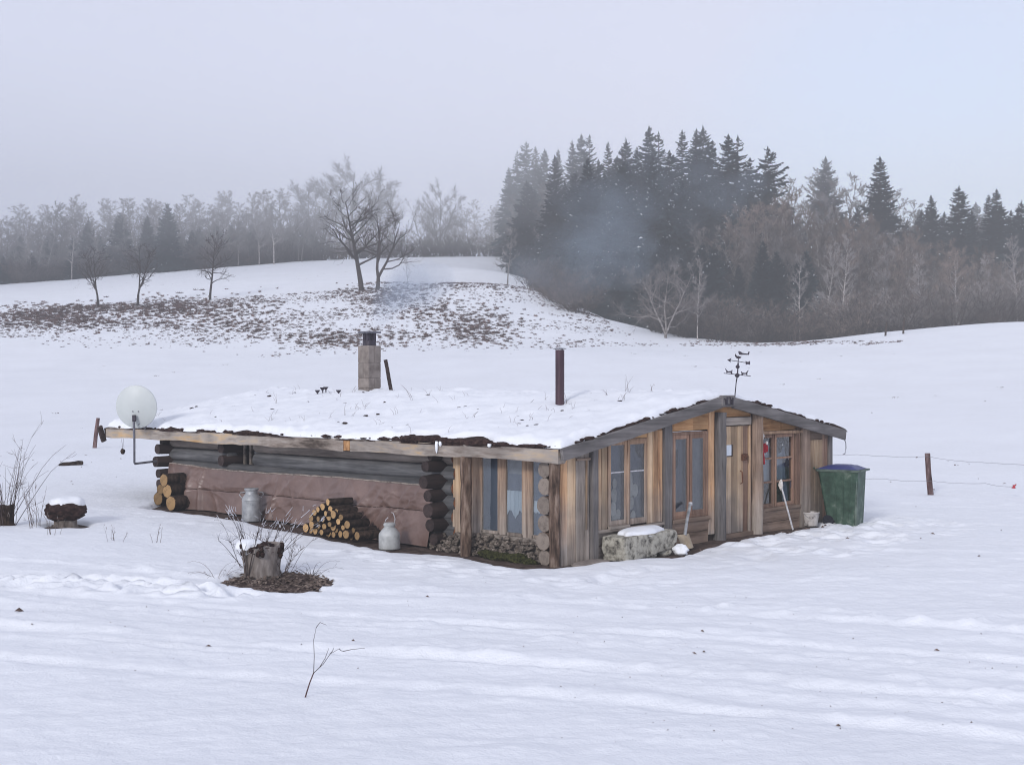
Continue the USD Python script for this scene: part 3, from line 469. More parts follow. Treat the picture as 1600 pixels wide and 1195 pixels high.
# -- the gable: boards, posts, three windows and the door, left to right
for x0, x1, m_ in [(.045, .19, 'plank_weathered'), (.19, .365, 'plank_pale'), (.365, .545, 'plank_grey'), (.545, .655, 'plank_grey')]: vboard('plank', x0, x1, -.06, rz(x0) - .1, .02 + rg.uniform(0, .012), .03, m_)
hpart('batten', lambda m: m.box(.565, .592, .0, .022, .42, 1.40, .004), 'plank_pale')
hboard('head_strip', .36, .66, 1.385, 1.425, -.005, .02, 'board_brown')
vboard('post', .655, .778, -.05, rz(.655) - .06, -.045, .09, 'post_grey')
vboard('plank', .785, .89, .39, rz(.8) - .08, .0, .03, 'plank_pale'); vboard('plank', .893, 1.03, .39, rz(.9) - .08, .004, .03, 'plank_pale')
def sash_window(x0, x1, z0, z1, y0, lights, bars, fm, case=.05, fw=.034, barm=None, glass_y=-.006, bar_w=.022):
    """Casing with its opening lights, panes and bars; lights: (x0, x1) of each."""
    c = MB(); c.box(x0, x0 + case, y0, y0 + .08, z0, z1, .006); c.box(x1 - case, x1, y0, y0 + .08, z0, z1, .006); c.box(x0 + case, x1 - case, y0 + .003, y0 + .08, z1 - case, z1, .006); c.box(x0 + case, x1 - case, y0 + .003, y0 + .08, z0, z0 + case, .006)
    w = obj('window', c, fm, cabin)
    for a, b in lights:
        zb, zt = z0 + case, z1 - case; s = MB(); s.box(a, a + fw, y0 + .004, y0 + .05, zb, zt, .005); s.box(b - fw, b, y0 + .004, y0 + .05, zb, zt, .005); s.box(a + fw, b - fw, y0 + .007, y0 + .05, zt - fw, zt, .005); s.box(a + fw, b - fw, y0 + .007, y0 + .05, zb, zb + fw, .005)
        obj('sash', s, fm, w)
        g = y0 + glass_y + .02; obj('pane', (np.array([[a + fw, g, zb + fw], [b - fw, g, zb + fw], [b - fw, g, zt - fw], [a + fw, g, zt - fw]]), np.array([[0, 1, 2], [0, 2, 3]])), 'window_glass', w)
        for z in bars:
            k = MB(); k.box(a + fw, b - fw, y0 + .012, y0 + .046, z - bar_w / 2, z + bar_w / 2, .004); obj('glazing_bar', k, barm or fm, w)
    return w
w1 = sash_window(1.037, 1.95, .415, 1.66, -.005, [(1.05, 1.475), (1.492, 1.945)], [1.185], 'frame_brown', .028, .058, 'pole_white')
hpart('window_stile', lambda m: m.box(1.472, 1.496, -.022, .02, .43, 1.64, .004), 'frame_brown', parent=w1)
hpart('sill', lambda m: m.box(1.03, 1.50, -.045, .0, .385, .425, .008), 'board_grey', parent=w1)
for x0, x1, m_ in [(1.955, 2.09, 'plank_pale'), (2.094, 2.22, 'plank_weathered'), (2.224, 2.332, 'plank_weathered')]: vboard('plank', x0, x1, .40, 1.76, .0 + rg.uniform(0, .01), .03, m_)
hboard('gable_board', 1.04, 2.33, 1.66, 1.79, .012, .03); hboard('gable_board', 1.04, 2.33, 1.79, 1.93, .016, .03)
hboard('sill_board', .785, 2.335, .345, .395, -.03, .06, 'board_grey'); hboard('base_board', .78, 2.335, .16, .345, .01, .03, 'board_grey'); hboard('base_board', .78, 2.335, -.06, .16, .014, .03, 'board_grey')
vboard('post', 2.336, 2.532, -.05, rz(2.34) - .06, -.035, .09, 'post_grey')
vboard('plank', 2.536, 2.60, 1.70, 1.95, .01, .03, 'plank_weathered')
w2 = sash_window(2.55, 3.52, .40, 1.72, -.0, [(2.605, 3.02), (3.04, 3.46)], [], 'frame_red', .05, .06)
hpart('sill', lambda m: m.box(2.545, 3.53, -.04, .02, .34, .40, .008), 'board_brown', parent=w2)
hboard('gable_board', 2.60, 3.12, 1.735, 1.98, .006, .03); hboard('gable_board', 3.125, 3.60, 1.735, 2.03, .010, .03)
for x0, x1 in [(3.525, 3.60), (3.602, 3.69)]: vboard('plank', x0, x1, .10, 2.03, .0, .03, 'plank_weathered')
hboard('base_board', 2.535, 3.53, .17, .34, .01, .03, 'board_brown'); hboard('base_board', 2.535, 3.53, -.06, .17, .014, .03, 'board_brown')
post('post', 3.80, -.02, 2.0, .10, 'post_grey', 21)
door = hpart('door', lambda m: plank(m, (4.03, .03, .07), (4.03, .03, 1.77), .27, .04, (0, -1, 0), rg, 7), 'plank_pale')
hpart('door_board', lambda m: plank(m, (4.26, .032, .07), (4.26, .032, 1.77), .185, .04, (0, -1, 0), rg, 7), 'plank_pale', parent=door)
hpart('door_board', lambda m: plank(m, (4.435, .030, .07), (4.435, .030, 1.77), .155, .04, (0, -1, 0), rg, 7), 'plank_pale', parent=door)
hpart('hatch', lambda m: m.box(4.03, 4.165, .003, .02, 1.305, 1.475, .002), 'paper_white', parent=door)
hpart('hatch_frame', lambda m: (m.box(4.165, 4.20, .0, .02, 1.29, 1.48, .003), m.box(4.04, 4.165, .0, .02, 1.288, 1.302, .002)), 'log_dark', parent=door)
hpart('lock', lambda m: (m.box(4.45, 4.60, -.03, .01, 1.21, 1.32, .01), m.lathe([(.0, -.012), (.03, -.01), (.035, .0), (.02, .012), (0, .014)], 14, (4.53, -.035, 1.27))), 'rust', parent=door)
hpart('handle', lambda m: m.tube([(4.425, .01, 1.05), (4.425, -.03, 1.03), (4.43, -.035, .94), (4.435, -.03, .86), (4.435, .01, .84)], [.009, .010, .011, .010, .009], 8), 'rust', True, parent=door)
vboard('door_jamb', 4.517, 4.665, .05, 1.775, .02, .03, 'frame_red'); vboard('door_jamb', 4.667, 4.715, .05, 1.775, -.005, .045, 'plank_pale'); vboard('door_jamb', 4.718, 4.756, .05, 1.95, .01, .03, 'frame_red')
hboard('lintel', 3.905, 4.705, 1.785, 1.915, -.02, .05, 'board_grey'); hboard('gable_board', 3.70, 4.75, 1.92, 2.13, .015, .03); hboard('gable_board', 3.90, 4.2, 2.1, 2.22, .02, .03)
hboard('threshold', 3.9, 4.75, -.04, .065, -.03, .12, 'board_brown')
post('post', 4.872, -.01, 1.98, .112, 'post_brown', 23)
w3 = sash_window(5.0, 6.12, .39, 1.62, .0, [(5.012, 5.44), (5.47, 6.07)], [1.205, .815], 'frame_red', .02, .05, None, .02, .028)
hpart('window_head', lambda m: plank(m, (5.02, -.03, 1.645), (6.25, -.03, 1.632), .05, .05, (0, -1, 0), rg, 6), 'frame_brown', parent=w3)
for x0, x1 in [(6.125, 6.19), (6.193, 6.255)]: vboard('plank', x0, x1, .35, 1.70, -.005, .04, 'frame_red')
hboard('gable_board', 4.99, 5.66, 1.665, 1.95, .012, .03); hboard('gable_board', 5.665, 6.25, 1.665, 1.83, .012, .03)
hboard('sill_board', 4.99, 6.25, .335, .392, -.025, .05, 'board_brown'); hboard('base_board', 4.99, 6.25, .15, .333, .008, .03, 'board_brown'); hboard('base_board', 4.99, 6.25, -.06, .15, .012, .03, 'board_brown')
vboard('plank', 6.26, 6.575, -.05, rz(6.575) - .08, -.02, .05, 'post_brown')
for x0, x1, m_ in [(6.58, 6.73, 'plank_pale'), (6.733, 6.88, 'plank_pale'), (6.883, 7.02, 'plank_pale')]: vboard('plank', x0, x1, -.05, 1.47, .0, .03, m_)
vboard('plank', 7.024, 7.12, -.05, 1.6, .01, .03, 'frame_red'); vboard('plank', 7.123, 7.22, -.05, 1.58, .015, .03, 'frame_red'); vboard('post', 7.225, 7.34, -.05, 1.62, -.02, .10, 'post_grey')
hboard('gable_board', 6.57, 7.33, 1.475, 1.66, .012, .03, 'board_brown')
# dark gable backing added against light leaks, room and the far walls
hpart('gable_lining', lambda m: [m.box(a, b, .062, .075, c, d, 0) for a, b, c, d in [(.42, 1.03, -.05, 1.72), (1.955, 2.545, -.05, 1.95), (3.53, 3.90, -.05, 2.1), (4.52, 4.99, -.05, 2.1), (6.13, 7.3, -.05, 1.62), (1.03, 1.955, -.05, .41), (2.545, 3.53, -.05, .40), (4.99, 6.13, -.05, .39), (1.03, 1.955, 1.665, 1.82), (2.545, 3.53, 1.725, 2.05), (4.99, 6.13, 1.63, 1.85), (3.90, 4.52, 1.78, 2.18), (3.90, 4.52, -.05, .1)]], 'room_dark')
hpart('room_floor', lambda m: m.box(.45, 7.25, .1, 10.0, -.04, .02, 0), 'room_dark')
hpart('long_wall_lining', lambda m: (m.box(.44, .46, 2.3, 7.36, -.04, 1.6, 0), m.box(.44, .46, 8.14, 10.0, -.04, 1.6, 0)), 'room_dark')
for k, z in enumerate(courses):
    m = MB(); rough_log(m, (7.28, .2, z), (7.28, 10.1, z), .122, rg, 10, 8, .03); obj('rear_log', m, 'log_wall', cabin, 40)
hpart('rear_sill_log', lambda m: rough_log(m, (7.28, .2, .02), (7.28, 10.1, .02), .12, rg, 10, 6, .03), 'log_wall', 40)
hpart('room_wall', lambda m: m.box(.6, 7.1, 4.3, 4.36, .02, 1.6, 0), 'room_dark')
# behind the panes: curtains, some standing in for reflections, and the right-hand window's contents
obj('curtain', drape((1.03, .082), (2.02, .082), 1.17, 1.64, 70, 5, .006, 11), 'curtain_dim', cabin, True); obj('curtain', drape((1.03, .074), (2.02, .074), .42, 1.19, 70, 9, .004, 21), 'curtain_net', cabin, True)
obj('cloth_scrap', drape((1.76, .06), (1.93, .06), 1.36, 1.62, 20, 1, .004, 22, hem_fn=lambda u: .20 * np.abs(u - .55)), 'black_cloth', cabin, True)
obj('cloth_scrap', drape((2.62, .06), (2.80, .06), 1.14, 1.45, 20, 1, .004, 24, hem_fn=lambda u: .25 * np.abs(u - .7)), 'black_cloth', cabin, True)
obj('curtain', drape((2.58, .085), (3.10, .085), .42, 1.7, 30, 3, .006, 12), 'curtain_dim', cabin, True); obj('curtain', drape((3.04, .075), (3.54, .075), .42, 1.7, 30, 2, .006, 13), 'curtain_net', cabin, True)  # their greys stand in for the reflections in these panes
obj('curtain', drape((5.83, .085), (6.16, .085), .42, 1.62, 30, 3, .012, 14), 'curtain_blue', cabin, True)
obj('curtain', drape((4.95, .10), (5.95, .10), .80, 1.60, 60, 3, .008, 15), 'curtain_white', cabin, True)  # added white sheet standing in for the snow brightness in the panes
obj('curtain', drape((5.0, .07), (6.09, .07), 1.47, 1.60, 90, 16, .012, 16, hem_fn=lambda u: .02 * np.sin(u * 90)), 'black_cloth', cabin, True, 'dark lace pelmet across the window head')
for k, (x, z, rx, rz_) in enumerate([(1.12, .52, .05, .09), (1.24, .50, .05, .075), (1.10, .70, .045, .10), (1.22, .66, .055, .10), (1.33, .58, .05, .07), (1.13, .87, .04, .085), (1.24, .85, .05, .11), (1.12, 1.03, .035, .07), (1.25, 1.02, .04, .07), (1.56, .53, .055, .10), (1.68, .52, .05, .08), (1.55, .74, .04, .10), (1.64, .72, .045, .09), (1.63, .92, .07, .10), (1.73, .90, .05, .09), (1.58, 1.07, .07, .10)]):
    m = MB(); m.blob((x, .052, z), (rx * 1.2, .014, rz_ * 1.12), k, .15, 2, 1.5); obj('cut_log_in_window', m, 'cut_pale', cabin, 60)

# -- roof: deck, turf, snow, bargeboards
def slab(m, xs, y0, y1, zf, t):
    pts = [(x, zf(x)) for x in xs] + [(x, zf(x) - t) for x in xs[::-1]]; m.poly(pts, 0, y1 - y0, ((0, y0, 0), (1, 0, 0), (0, 0, 1), (0, 1, 0)))
RX1, RY0, RY1 = 7.62, -.10, 11.9
hpart('roof_deck', lambda m: slab(m, [-.07, 3.88, RX1], -.06, RY1, lambda x: rz(x) - .012, .055), 'room_dark')
def roof_snow(lo_x, hi_x, thick, seed, rag, y0=RY0, y1=RY1, lift=0.0, tufts=0.0, inset=0.0, bare=None):
    """A layer lying on the roof with a ragged, rounded rim: top sheet and rim going down to the deck."""
    nx, ny = 110, 230; u, v = np.linspace(0, 1, nx), np.linspace(0, 1, ny)
    u = .5 - .5 * np.cos(np.pi * u) * (.35 + .65 * np.abs(np.cos(np.pi * u))) ; v = np.where(v < .2, v * v / .2 * .5 + v * .5, v)
    U, V = np.meshgrid(u, v, indexing='ij'); Y = y0 + V * (y1 - y0)
    el = lo_x + rag * (meshkit.fbm(np.stack([Y * 1.8, Y * 0 + seed, Y * 0], -1), 5, seed) - .5) * 2 + inset
    if bare is not None: el = el + bare(Y)
    eh = hi_x - rag * meshkit.fbm(np.stack([Y * 1.8, Y * 0 + seed + 9, Y * 0], -1), 5, seed)
    X = el + U * (eh - el)
    Y = Y + (1 - V) ** 24 * rag * .8 * (meshkit.fbm(np.stack([X * 2.5, X * 0 + 3, X * 0 + seed], -1), 5, seed) - .25)
    d = np.minimum(np.minimum(X - el, eh - X), np.minimum(Y - Y[:, :1], Y[:, -1:] - Y)) / .16; prof = np.sqrt(np.clip(1 - (1 - np.clip(d, 0, 1)) ** 2, 0, 1))
    n = fbm2(X, Y, .8, 3, seed) * .12 + fbm2(X, Y, 3.0, 4, seed + 1) * .11 + np.where(tufts > 0, np.clip(fbm2(X, Y, 7, 2, seed + 2) - .12, 0, 1) * tufts, 0)
    ridge = .06 * np.exp(-((X - 3.88) / .5) ** 2)
    Z = rz(X) - ridge + lift + thick * prof + n * prof; Z = np.maximum(Z, rz(X) - ridge * .9 - .005 + .01 * prof)
    i, j = np.meshgrid(np.arange(nx - 1), np.arange(ny - 1), indexing='ij'); k = (i * ny + j).ravel()
    return np.stack([X, Y, Z], -1).reshape(-1, 3), np.stack([k, k + ny, k + ny + 1, k + 1], 1)
obj('turf_layer', roof_snow(-.125, RX1 + .08, .055, 51, .03, y0=-.13, lift=.0), 'turf', cabin, True)
def bare_edge(Y): return .28 * np.exp(-((Y - 2.75) / .40) ** 4) + .22 * np.exp(-((Y - 1.75) / .45) ** 4) - .10 * np.exp(-((Y - 2.27) / .05) ** 2)
obj('roof_snow', roof_snow(-.09, RX1 + .06, .115, 52, .085, y0=-.11, lift=.02, tufts=.16, bare=bare_edge), 'snow_roof', cabin, True)
tf = MB(); r_ = np.random.default_rng(61)
for k in range(150):
    y = 11.5 * (1 - r_.uniform(0, 1) ** .75); s = r_.uniform(.008, .032) * (1.8 if 1.2 < y < 3.3 else 1); tf.blob((-.10 + r_.uniform(-.02, .03), y, rz(-.1) + .03 + s * .5), (s * 1.1, s * r_.uniform(1, 4), s * r_.uniform(.5, 1.1)), k, .8, 1, 2.5)
for k in range(36):
    y = r_.uniform(1.35, 3.15); s = r_.uniform(.03, .06); tf.blob((-.07 + r_.uniform(-.03, .16), y, rz(0) + .035), (s * 1.2, s * 1.9, s * .9), 300 + k, .7, 2, 2.5)
for k in range(110):
    x = float(np.clip(r_.normal([.6, 1.5, 1.75, 2.45, 3.05, 3.3, 4.9, 5.2, 6.1, 6.8][k % 10], .17), .1, 7.4)); s = r_.uniform(.008, .034); tf.blob((x, -.11 + r_.uniform(-.01, .05), rz(x) + .02 + s * .6 - .06 * math.exp(-((x - 3.88) / .5) ** 2)), (s * r_.uniform(1, 4.5), s * 1.1, s * r_.uniform(.5, 1.0)), 500 + k, .7, 1, 2.5)
tag(obj('turf_clump', tf, 'turf', cabin, 40), kind='stuff')
ic = MB()
for y, L_ in [(2.28, .17), (2.20, .07), (1.2, .05)]: ic.tube([(-.135, y, 1.60), (-.145, y, 1.56), (-.145, y, 1.60 - L_ * .7), (-.145, y, 1.60 - L_)], [.03, .026, .02, .006], 8)
tag(obj('hanging_snow', ic, 'snow_roof', cabin, True), kind='stuff')
def barge(x0, x1, z0, z1, y, h, t, seed, material='bargeboard_grey', name='bargeboard'):
    r2 = np.random.default_rng(seed); n = 14; pts = [np.array([x0 + (x1 - x0) * q, y, z0 + (z1 - z0) * q]) for q in np.linspace(0, 1, n)]; secs = []
    for q in range(n): a = h / 2 + r2.uniform(-.005, .005); b = h / 2 + r2.uniform(-.005, .005); secs.append([(-t / 2, -a), (t / 2, -a), (t / 2, b - .012), (t / 2 - .012, b), (-t / 2 + .012, b), (-t / 2, b - .012)])
    m = MB(); m.sweep(pts, secs, True, (0, 0, 1)); return obj(name, m, material, cabin)
barge(-.10, 3.70, 1.495, 2.165, -.125, .172, .05, 71); barge(4.02, 7.58, 2.155, 1.535, -.125, .178, .05, 72)
hpart('apex_board', lambda m: m.box(3.66, 4.02, -.165, -.095, 2.085, 2.268, .015), 'bargeboard_grey')
em = MB()
for x0, x1, z0, z1 in [(3.775, 3.79, 2.115, 2.245), (3.865, 3.88, 2.115, 2.245), (3.79, 3.865, 2.23, 2.245), (3.79, 3.865, 2.115, 2.13), (3.735, 3.75, 2.12, 2.215), (3.905, 3.918, 2.125, 2.205), (3.935, 3.95, 2.115, 2.235), (3.70, 3.735, 2.205, 2.218), (3.918, 3.935, 2.115, 2.127)]: em.box(x0, x1, -.182, -.163, z0, z1, .003)
obj('iron_emblem', em, 'dark_iron', cabin)
barge(-.10, 3.88, 1.47, 2.16, RY1 + .02, .19, .05, 73, 'log_dark', 'rear_bargeboard'); barge(3.88, 7.62, 2.16, 1.50, RY1 + .02, .19, .05, 74, 'log_dark', 'rear_bargeboard')
hpart('beam_end_board', lambda m: plank(m, (-.22, 11.93, 1.60), (-.10, 11.97, 1.30), .10, .06, (0, 1, 0), rg, 4), 'log_dark')
hpart('gutter_hook', lambda m: m.tube([(7.56, -.12, 1.47), (7.60, -.13, 1.40), (7.61, -.13, 1.30), (7.57, -.13, 1.20), (7.50, -.13, 1.19)], .008, 6), 'steel_tube')
# -- chimney of concrete blocks with its iron cowl, and the stove pipe
cx, cy = 3.88, 8.53; zb = rz(3.88) - .10
ch = MB(); ch.box(cx - .155, cx + .155, cy - .155, cy + .155, zb, zb + 1.03, .01); chim = obj('chimney', ch, 'concrete_block', cabin)
for k, (z0, z1) in enumerate([(0, .14), (.14, .20), (.20, .40), (.40, .71), (.71, 1.06)]):
    for a in range(2):
        h = MB(); w = .165
        if k % 2: h.box(cx - w, cx + w, cy - w + a * w + .003 * a, cy + a * w - .003 * (1 - a), zb + z0 + .003, zb + z1 - .003, .006)
        else: h.box(cx - w + a * w + .003 * a, cx + a * w - .003 * (1 - a), cy - w - .002, cy + w + .002, zb + z0 + .003, zb + z1 - .003, .006)
        obj('block', h, 'concrete_block', chim)
cw = MB(); zt = zb + 1.06
cw.lathe([(.135, zt), (.13, zt + .10), (.10, zt + .11), (.10, zt + .10)], 16, (cx, cy, 0))
for a in range(4): an = a * math.pi / 2 + .5; cw.box(cx + .10 * math.cos(an) - .03, cx + .10 * math.cos(an) + .03, cy + .10 * math.sin(an) - .03, cy + .10 * math.sin(an) + .03, zt + .08, zt + .25, .004)
obj('cowl', cw, 'dark_iron', chim)
hpart('cap_plate', lambda m: m.box(cx - .17, cx + .17, cy - .17, cy + .17, zt + .25, zt + .285, .008), 'steel_tube', parent=chim)
px_, py_ = 2.37, 2.07; zp = rz(px_)
hpart('stove_pipe', lambda m: m.tube([(px_, py_, zp - .05), (px_, py_, zp + .5), (px_, py_, zp + 1.0)], .072, 20), 'stovepipe_brown', 40)
hpart('pipe_cap', lambda m: m.lathe([(0, zp + 1.035), (.105, zp + 1.022), (.105, zp + 1.012), (0, zp + 1.02)], 20, (px_, py_, 0)), 'steel_tube', 40)
for a in (0, 2.1, 4.2): hpart('pipe_cap_stay', lambda m: m.tube([(px_ + .06 * math.cos(a), py_ + .06 * math.sin(a), zp + .98), (px_ + .07 * math.cos(a), py_ + .07 * math.sin(a), zp + 1.02)], .006, 5), 'steel_tube')
# -- dry stalks poking through the roof snow
st = MB(); r_ = np.random.default_rng(77)
for k in range(75):
    x, y = r_.uniform(.1, 3.6), r_.uniform(.3, 11); z = rz(x) + .10
    for q in range(r_.integers(1, 4)):
        a = r_.uniform(0, 6.28); L_ = r_.uniform(.04, .17) * (1.8 if k % 9 == 0 else 1); ln = r_.uniform(.1, .6); d = np.array([math.cos(a) * ln, math.sin(a) * ln, 1.0]); p = np.array([x + r_.uniform(-.05, .05), y + r_.uniform(-.05, .05), z])
        st.add(*prisms([p, p + d * L_ * .55], [p + d * L_ * .55, p + d * L_ + np.array([math.cos(a) * .04, math.sin(a) * .04, -.01])], [.0026, .0022], [.0022, .001]))
tag(obj('dry_stalks', st, 'dry_stalk', cabin), kind='stuff')
tc_ = MB()
for k in range(60):
    x, y = r_.uniform(.1, 3.3), r_.uniform(.4, 11.3); s = r_.uniform(.010, .026)
    tc_.blob((x, y, rz(x) + .118), (s * 1.6, s * 2.4, s * 1.0), k, .9, 1, 3.0)
tag(obj('turf_tufts', tc_, 'turf', cabin, 40), kind='stuff')

# ------------------------------------------------------------------ things round the cabin
tp = thing('tarpaulin', 'brown tarpaulin sheet hung along the lower half of the log wall', 'tarpaulin', C0, HROT)
ty = np.linspace(2.66, 9.98, 260); tv = np.linspace(0, 1, 40); TY, TV = np.meshgrid(ty, tv, indexing='ij')
wz = lambda x, y: base_z(C0[0] + x * UR[0] + y * UL[0], C0[1] + x * UR[1] + y * UL[1])
topz = np.interp(TY, [2.66, 2.9, 4.9, 7.3, 8.6, 9.2, 9.98], [.92, .918, .94, .905, .915, .94, .955]) + .012 * (meshkit.noise(np.stack([TY * 6, TY * 0, TY * 0], -1), 3) - .5)
lowz = wz(.06, TY) + .0 + .05 * np.clip(meshkit.noise(np.stack([TY * 1.2, TY * 0, TY * 0], -1), 5) - .55, 0, 1); TZ = lowz + TV * (topz - lowz)
cr = np.random.default_rng(23); wr = (meshkit.fbm(np.stack([TY * .9, TZ * 1.6, TY * 0], -1), 3, 17) - .5) * .14
for _ in range(46):                                          # creases: short slanting ridges and slack folds
    y0, z0, an, L0 = cr.uniform(2.7, 9.9), cr.uniform(.1, .9), cr.normal(0, .55), cr.uniform(.25, .9); u = (TY - y0) * math.cos(an) + (TZ - z0) * math.sin(an); v = -(TY - y0) * math.sin(an) + (TZ - z0) * math.cos(an) + .12 * u * u * cr.normal(0, 1)
    wr = wr - cr.uniform(.010, .038) * np.exp(-(u / L0) ** 2) * np.exp(-np.abs(v) / cr.uniform(.018, .05))
fold = sum(-.05 * np.exp(-(((TY - a) + (TZ - .4) * b) / w) ** 2) for a, b, w in [(4.05, .7, .06), (3.8, .55, .05), (9.0, .1, .05), (8.72, -.05, .03), (9.5, -.5, .06), (4.35, .9, .05), (6.6, .2, .04), (3.55, .8, .045), (3.35, .95, .05), (4.0, 1.2, .035)])
bulge = -.16 * np.exp(-((TY - 9.0) / .30) ** 2) * (1 - TV ** 3) - .10 * np.exp(-((TY - 4.6) / .5) ** 2) * (1 - TV) + .02 * np.exp(-((TZ - .52) / .012) ** 2)
TX = .145 - .10 * (1 - TV) ** 1.5 + wr * (.3 + .7 * (1 - TV ** 4)) + fold * (1 - TV ** 3) + bulge
i, j = np.meshgrid(np.arange(259), np.arange(39), indexing='ij'); k = (i * 40 + j).ravel()
obj('sheet', (np.stack([TX, TY, TZ], -1).reshape(-1, 3), np.stack([k, k + 1, k + 41, k + 40], 1)), 'tarp_brown', tp, True)
sm = MB(); q = np.argmin(np.abs(TZ - .52), 1); sp_ = np.stack([TX[np.arange(260), q] - .008, ty, TZ[np.arange(260), q]], -1)[::4]; sm.tube(sp_[2:60], .006, 5); obj('seam', sm, 'turf', tp, True)
hp = MB(); hp.tube(np.stack([TX[:, -1] - .004, ty, TZ[:, -1] - .012], -1)[::3], .011, 6); obj('frayed_top_edge', hp, 'board_grey', tp, True)

fw = []
for v in range(3):
    c = kind_of(f'firewood_kind_{"abc"[v]}'); r_ = np.random.default_rng(80 + v); m = MB(); rough_log(m, (0, 0, 0), (.42, 0, 0), .08, r_, 14, 5, .06); obj('bark', m, 'bark', c, 50)
    m = MB(); disc(m, (-.003, 0, 0), (-1, 0, 0), .074, r_, 14, .05); obj('cut_face', m, 'end_yellow', c, 30); fw.append(c)
r_ = np.random.default_rng(91)
def log_at(px, py, r_px, x0, label, group=None, turn=0.0):
    y, z = wall_long(px, py, x0); loc = W(x0, y, z); s = r_px * loc[1] / F / .074
    return copy_of(fw[int(r_.integers(3))], 'firewood_log', label, 'firewood', loc, HROT + turn + r_.uniform(-9, 9), (1.0, s, s), group)
log_at(256, 750, 9.5, -.42, 'topmost yellow-ended log of the small stack at the far wall corner', turn=-4)
log_at(261.5, 767, 10.3, -.40, 'middle log of the small stack at the far corner of the log wall')
log_at(267, 786, 11.0, -.42, 'thickest log, lowest of the small stack at the far wall corner')
log_at(251, 764.5, 7.5, -.30, 'log wedged behind the middle log of the small stack at the far corner', turn=6)
log_at(247, 779, 9.5, -.16, 'log half hidden behind the lowest log of the small stack at the far corner', turn=4)
PILE = [(372, 882, 32), (410, 900, 22), (443, 905, 25), (412, 812, 30), (415, 858, 27), (437, 768, 22), (463, 745, 20), (497, 725, 25), (555, 742, 24), (545, 800, 27), (578, 782, 30), (635, 803, 22), (465, 815, 20), (467, 868, 22), (510, 872, 22), (550, 855, 18), (577, 875, 28), (615, 835, 22), (541, 922, 27), (580, 932, 22), (630, 928, 25), (672, 930, 30), (682, 858, 29), (727, 900, 20), (712, 950, 22), (600, 900, 18), (490, 915, 20), (650, 880, 18), (520, 775, 20), (600, 758, 18), (500, 820, 18)]
for x, y, r in PILE:
    row = 'bottom row' if y > 890 else 'left flank' if x < 480 else 'top rows' if y < 790 else 'middle rows'
    log_at(400 + x / 4.779, 640 + y / 4.779, r / 4.779, -.50 - r_.uniform(-.09, .09), f'yellow-ended firewood log in the {row} of the large right-hand pile', f'firewood logs in the {row} of the right-hand pile')
log_at(400 + 537 / 4.779, 640 + 690 / 4.779, 5.3, -.46, 'topmost dark bark log lying across the right-hand firewood pile', turn=-14)
log_at(400 + 756 / 4.779, 640 + 941 / 4.779, 6.3, -.52, 'rightmost log of the firewood pile, nearest the squat milk can')

def milk_can(px, py, label, prof, handle, mt):
    p = ground_at(px, py); p[2] = float(base_z(p[0], p[1])) - .02; t = thing('milk_can', label, 'milk can', p, 15); m = MB(); m.lathe(prof, 28); obj('body', m, mt, t, 35); return t
t = milk_can(393, 812, 'tall grey metal milk can standing before the tarpaulin', [(0, 0), (.155, 0), (.165, .01), (.163, .36), (.168, .365), (.163, .37), (.155, .41), (.118, .455), (.105, .475), (.105, .52), (.122, .535), (.125, .555), (.118, .565), (0, .56)], None, 'galvanised')
for a in (0, math.pi): m = MB(); m.tube([(.11 * math.cos(a), .0, .50), (.19 * math.cos(a), .0, .49), (.20 * math.cos(a), 0, .45), (.16 * math.cos(a), 0, .40)], .009, 7); obj('handle', m, 'galvanised', t, True)
t = milk_can(608.5, 855, 'squat pale grey milk can with a bail handle beside the crossing logs', [(0, 0), (.152, 0), (.16, .01), (.162, .20), (.155, .235), (.09, .315), (.078, .325), (.078, .355), (.085, .36), (0, .362)], None, 'painted_can')
m = MB(); m.lathe([(.09, .345), (.092, .375), (.07, .392), (0, .395)], 24); obj('lid', m, 'painted_can', t, 35)
m = MB(); m.tube([(-.075, 0, .36), (-.06, 0, .43), (-.02, 0, .47)], .007, 6); m.tube([(.078, 0, .36), (.085, 0, .45), (.06, 0, .53), (.03, 0, .545)], .007, 6); h = obj('bail_handle', m, 'pole_white', t, True)

# stone trough before the gable, with its cap of snow
a0, a1 = wall_gable(974, 0, -.42)[0], wall_gable(1056, 0, -.42)[0]; L_ = a1 - a0
t = thing('stone_trough', 'rough lichen-spotted stone trough capped with snow under the left gable window', 'stone trough', W((a0 + a1) / 2, -.24, .02), HROT)
b = trimesh.creation.box((L_, .42, .31)); b = b.subdivide().subdivide().subdivide().subdivide(); v = b.vertices.copy(); v[:, 0] *= 1 - .06 * (v[:, 2] < 0) * np.abs(v[:, 2]) / .16; v[:, 2] += .155
nn = meshkit.fbm(v * 4.5, 4, 5) - .5; n2 = meshkit.fbm(v * 15, 3, 6) - .5; c = np.array([0, 0, .15]); d = (v - c) / np.array([L_ / 2, .21, .155]); rr = np.maximum(np.abs(d).max(1), 1e-6); rnd = np.linalg.norm(np.clip(np.abs(d) - .82, 0, 1), axis=1); v = c + (v - c) * (1 - .35 * np.clip(rnd - .18, 0, 1)[:, None] + .22 * nn[:, None] * [[.3, .8, .8]] + .10 * n2[:, None])
v[:, 2] += np.where(v[:, 2] < .1, .05 * np.clip(v[:, 0] / L_ * 2, -1, 1), .02 * v[:, 0])
obj('block', (v, b.faces), 'stone_lichen', t, 40)
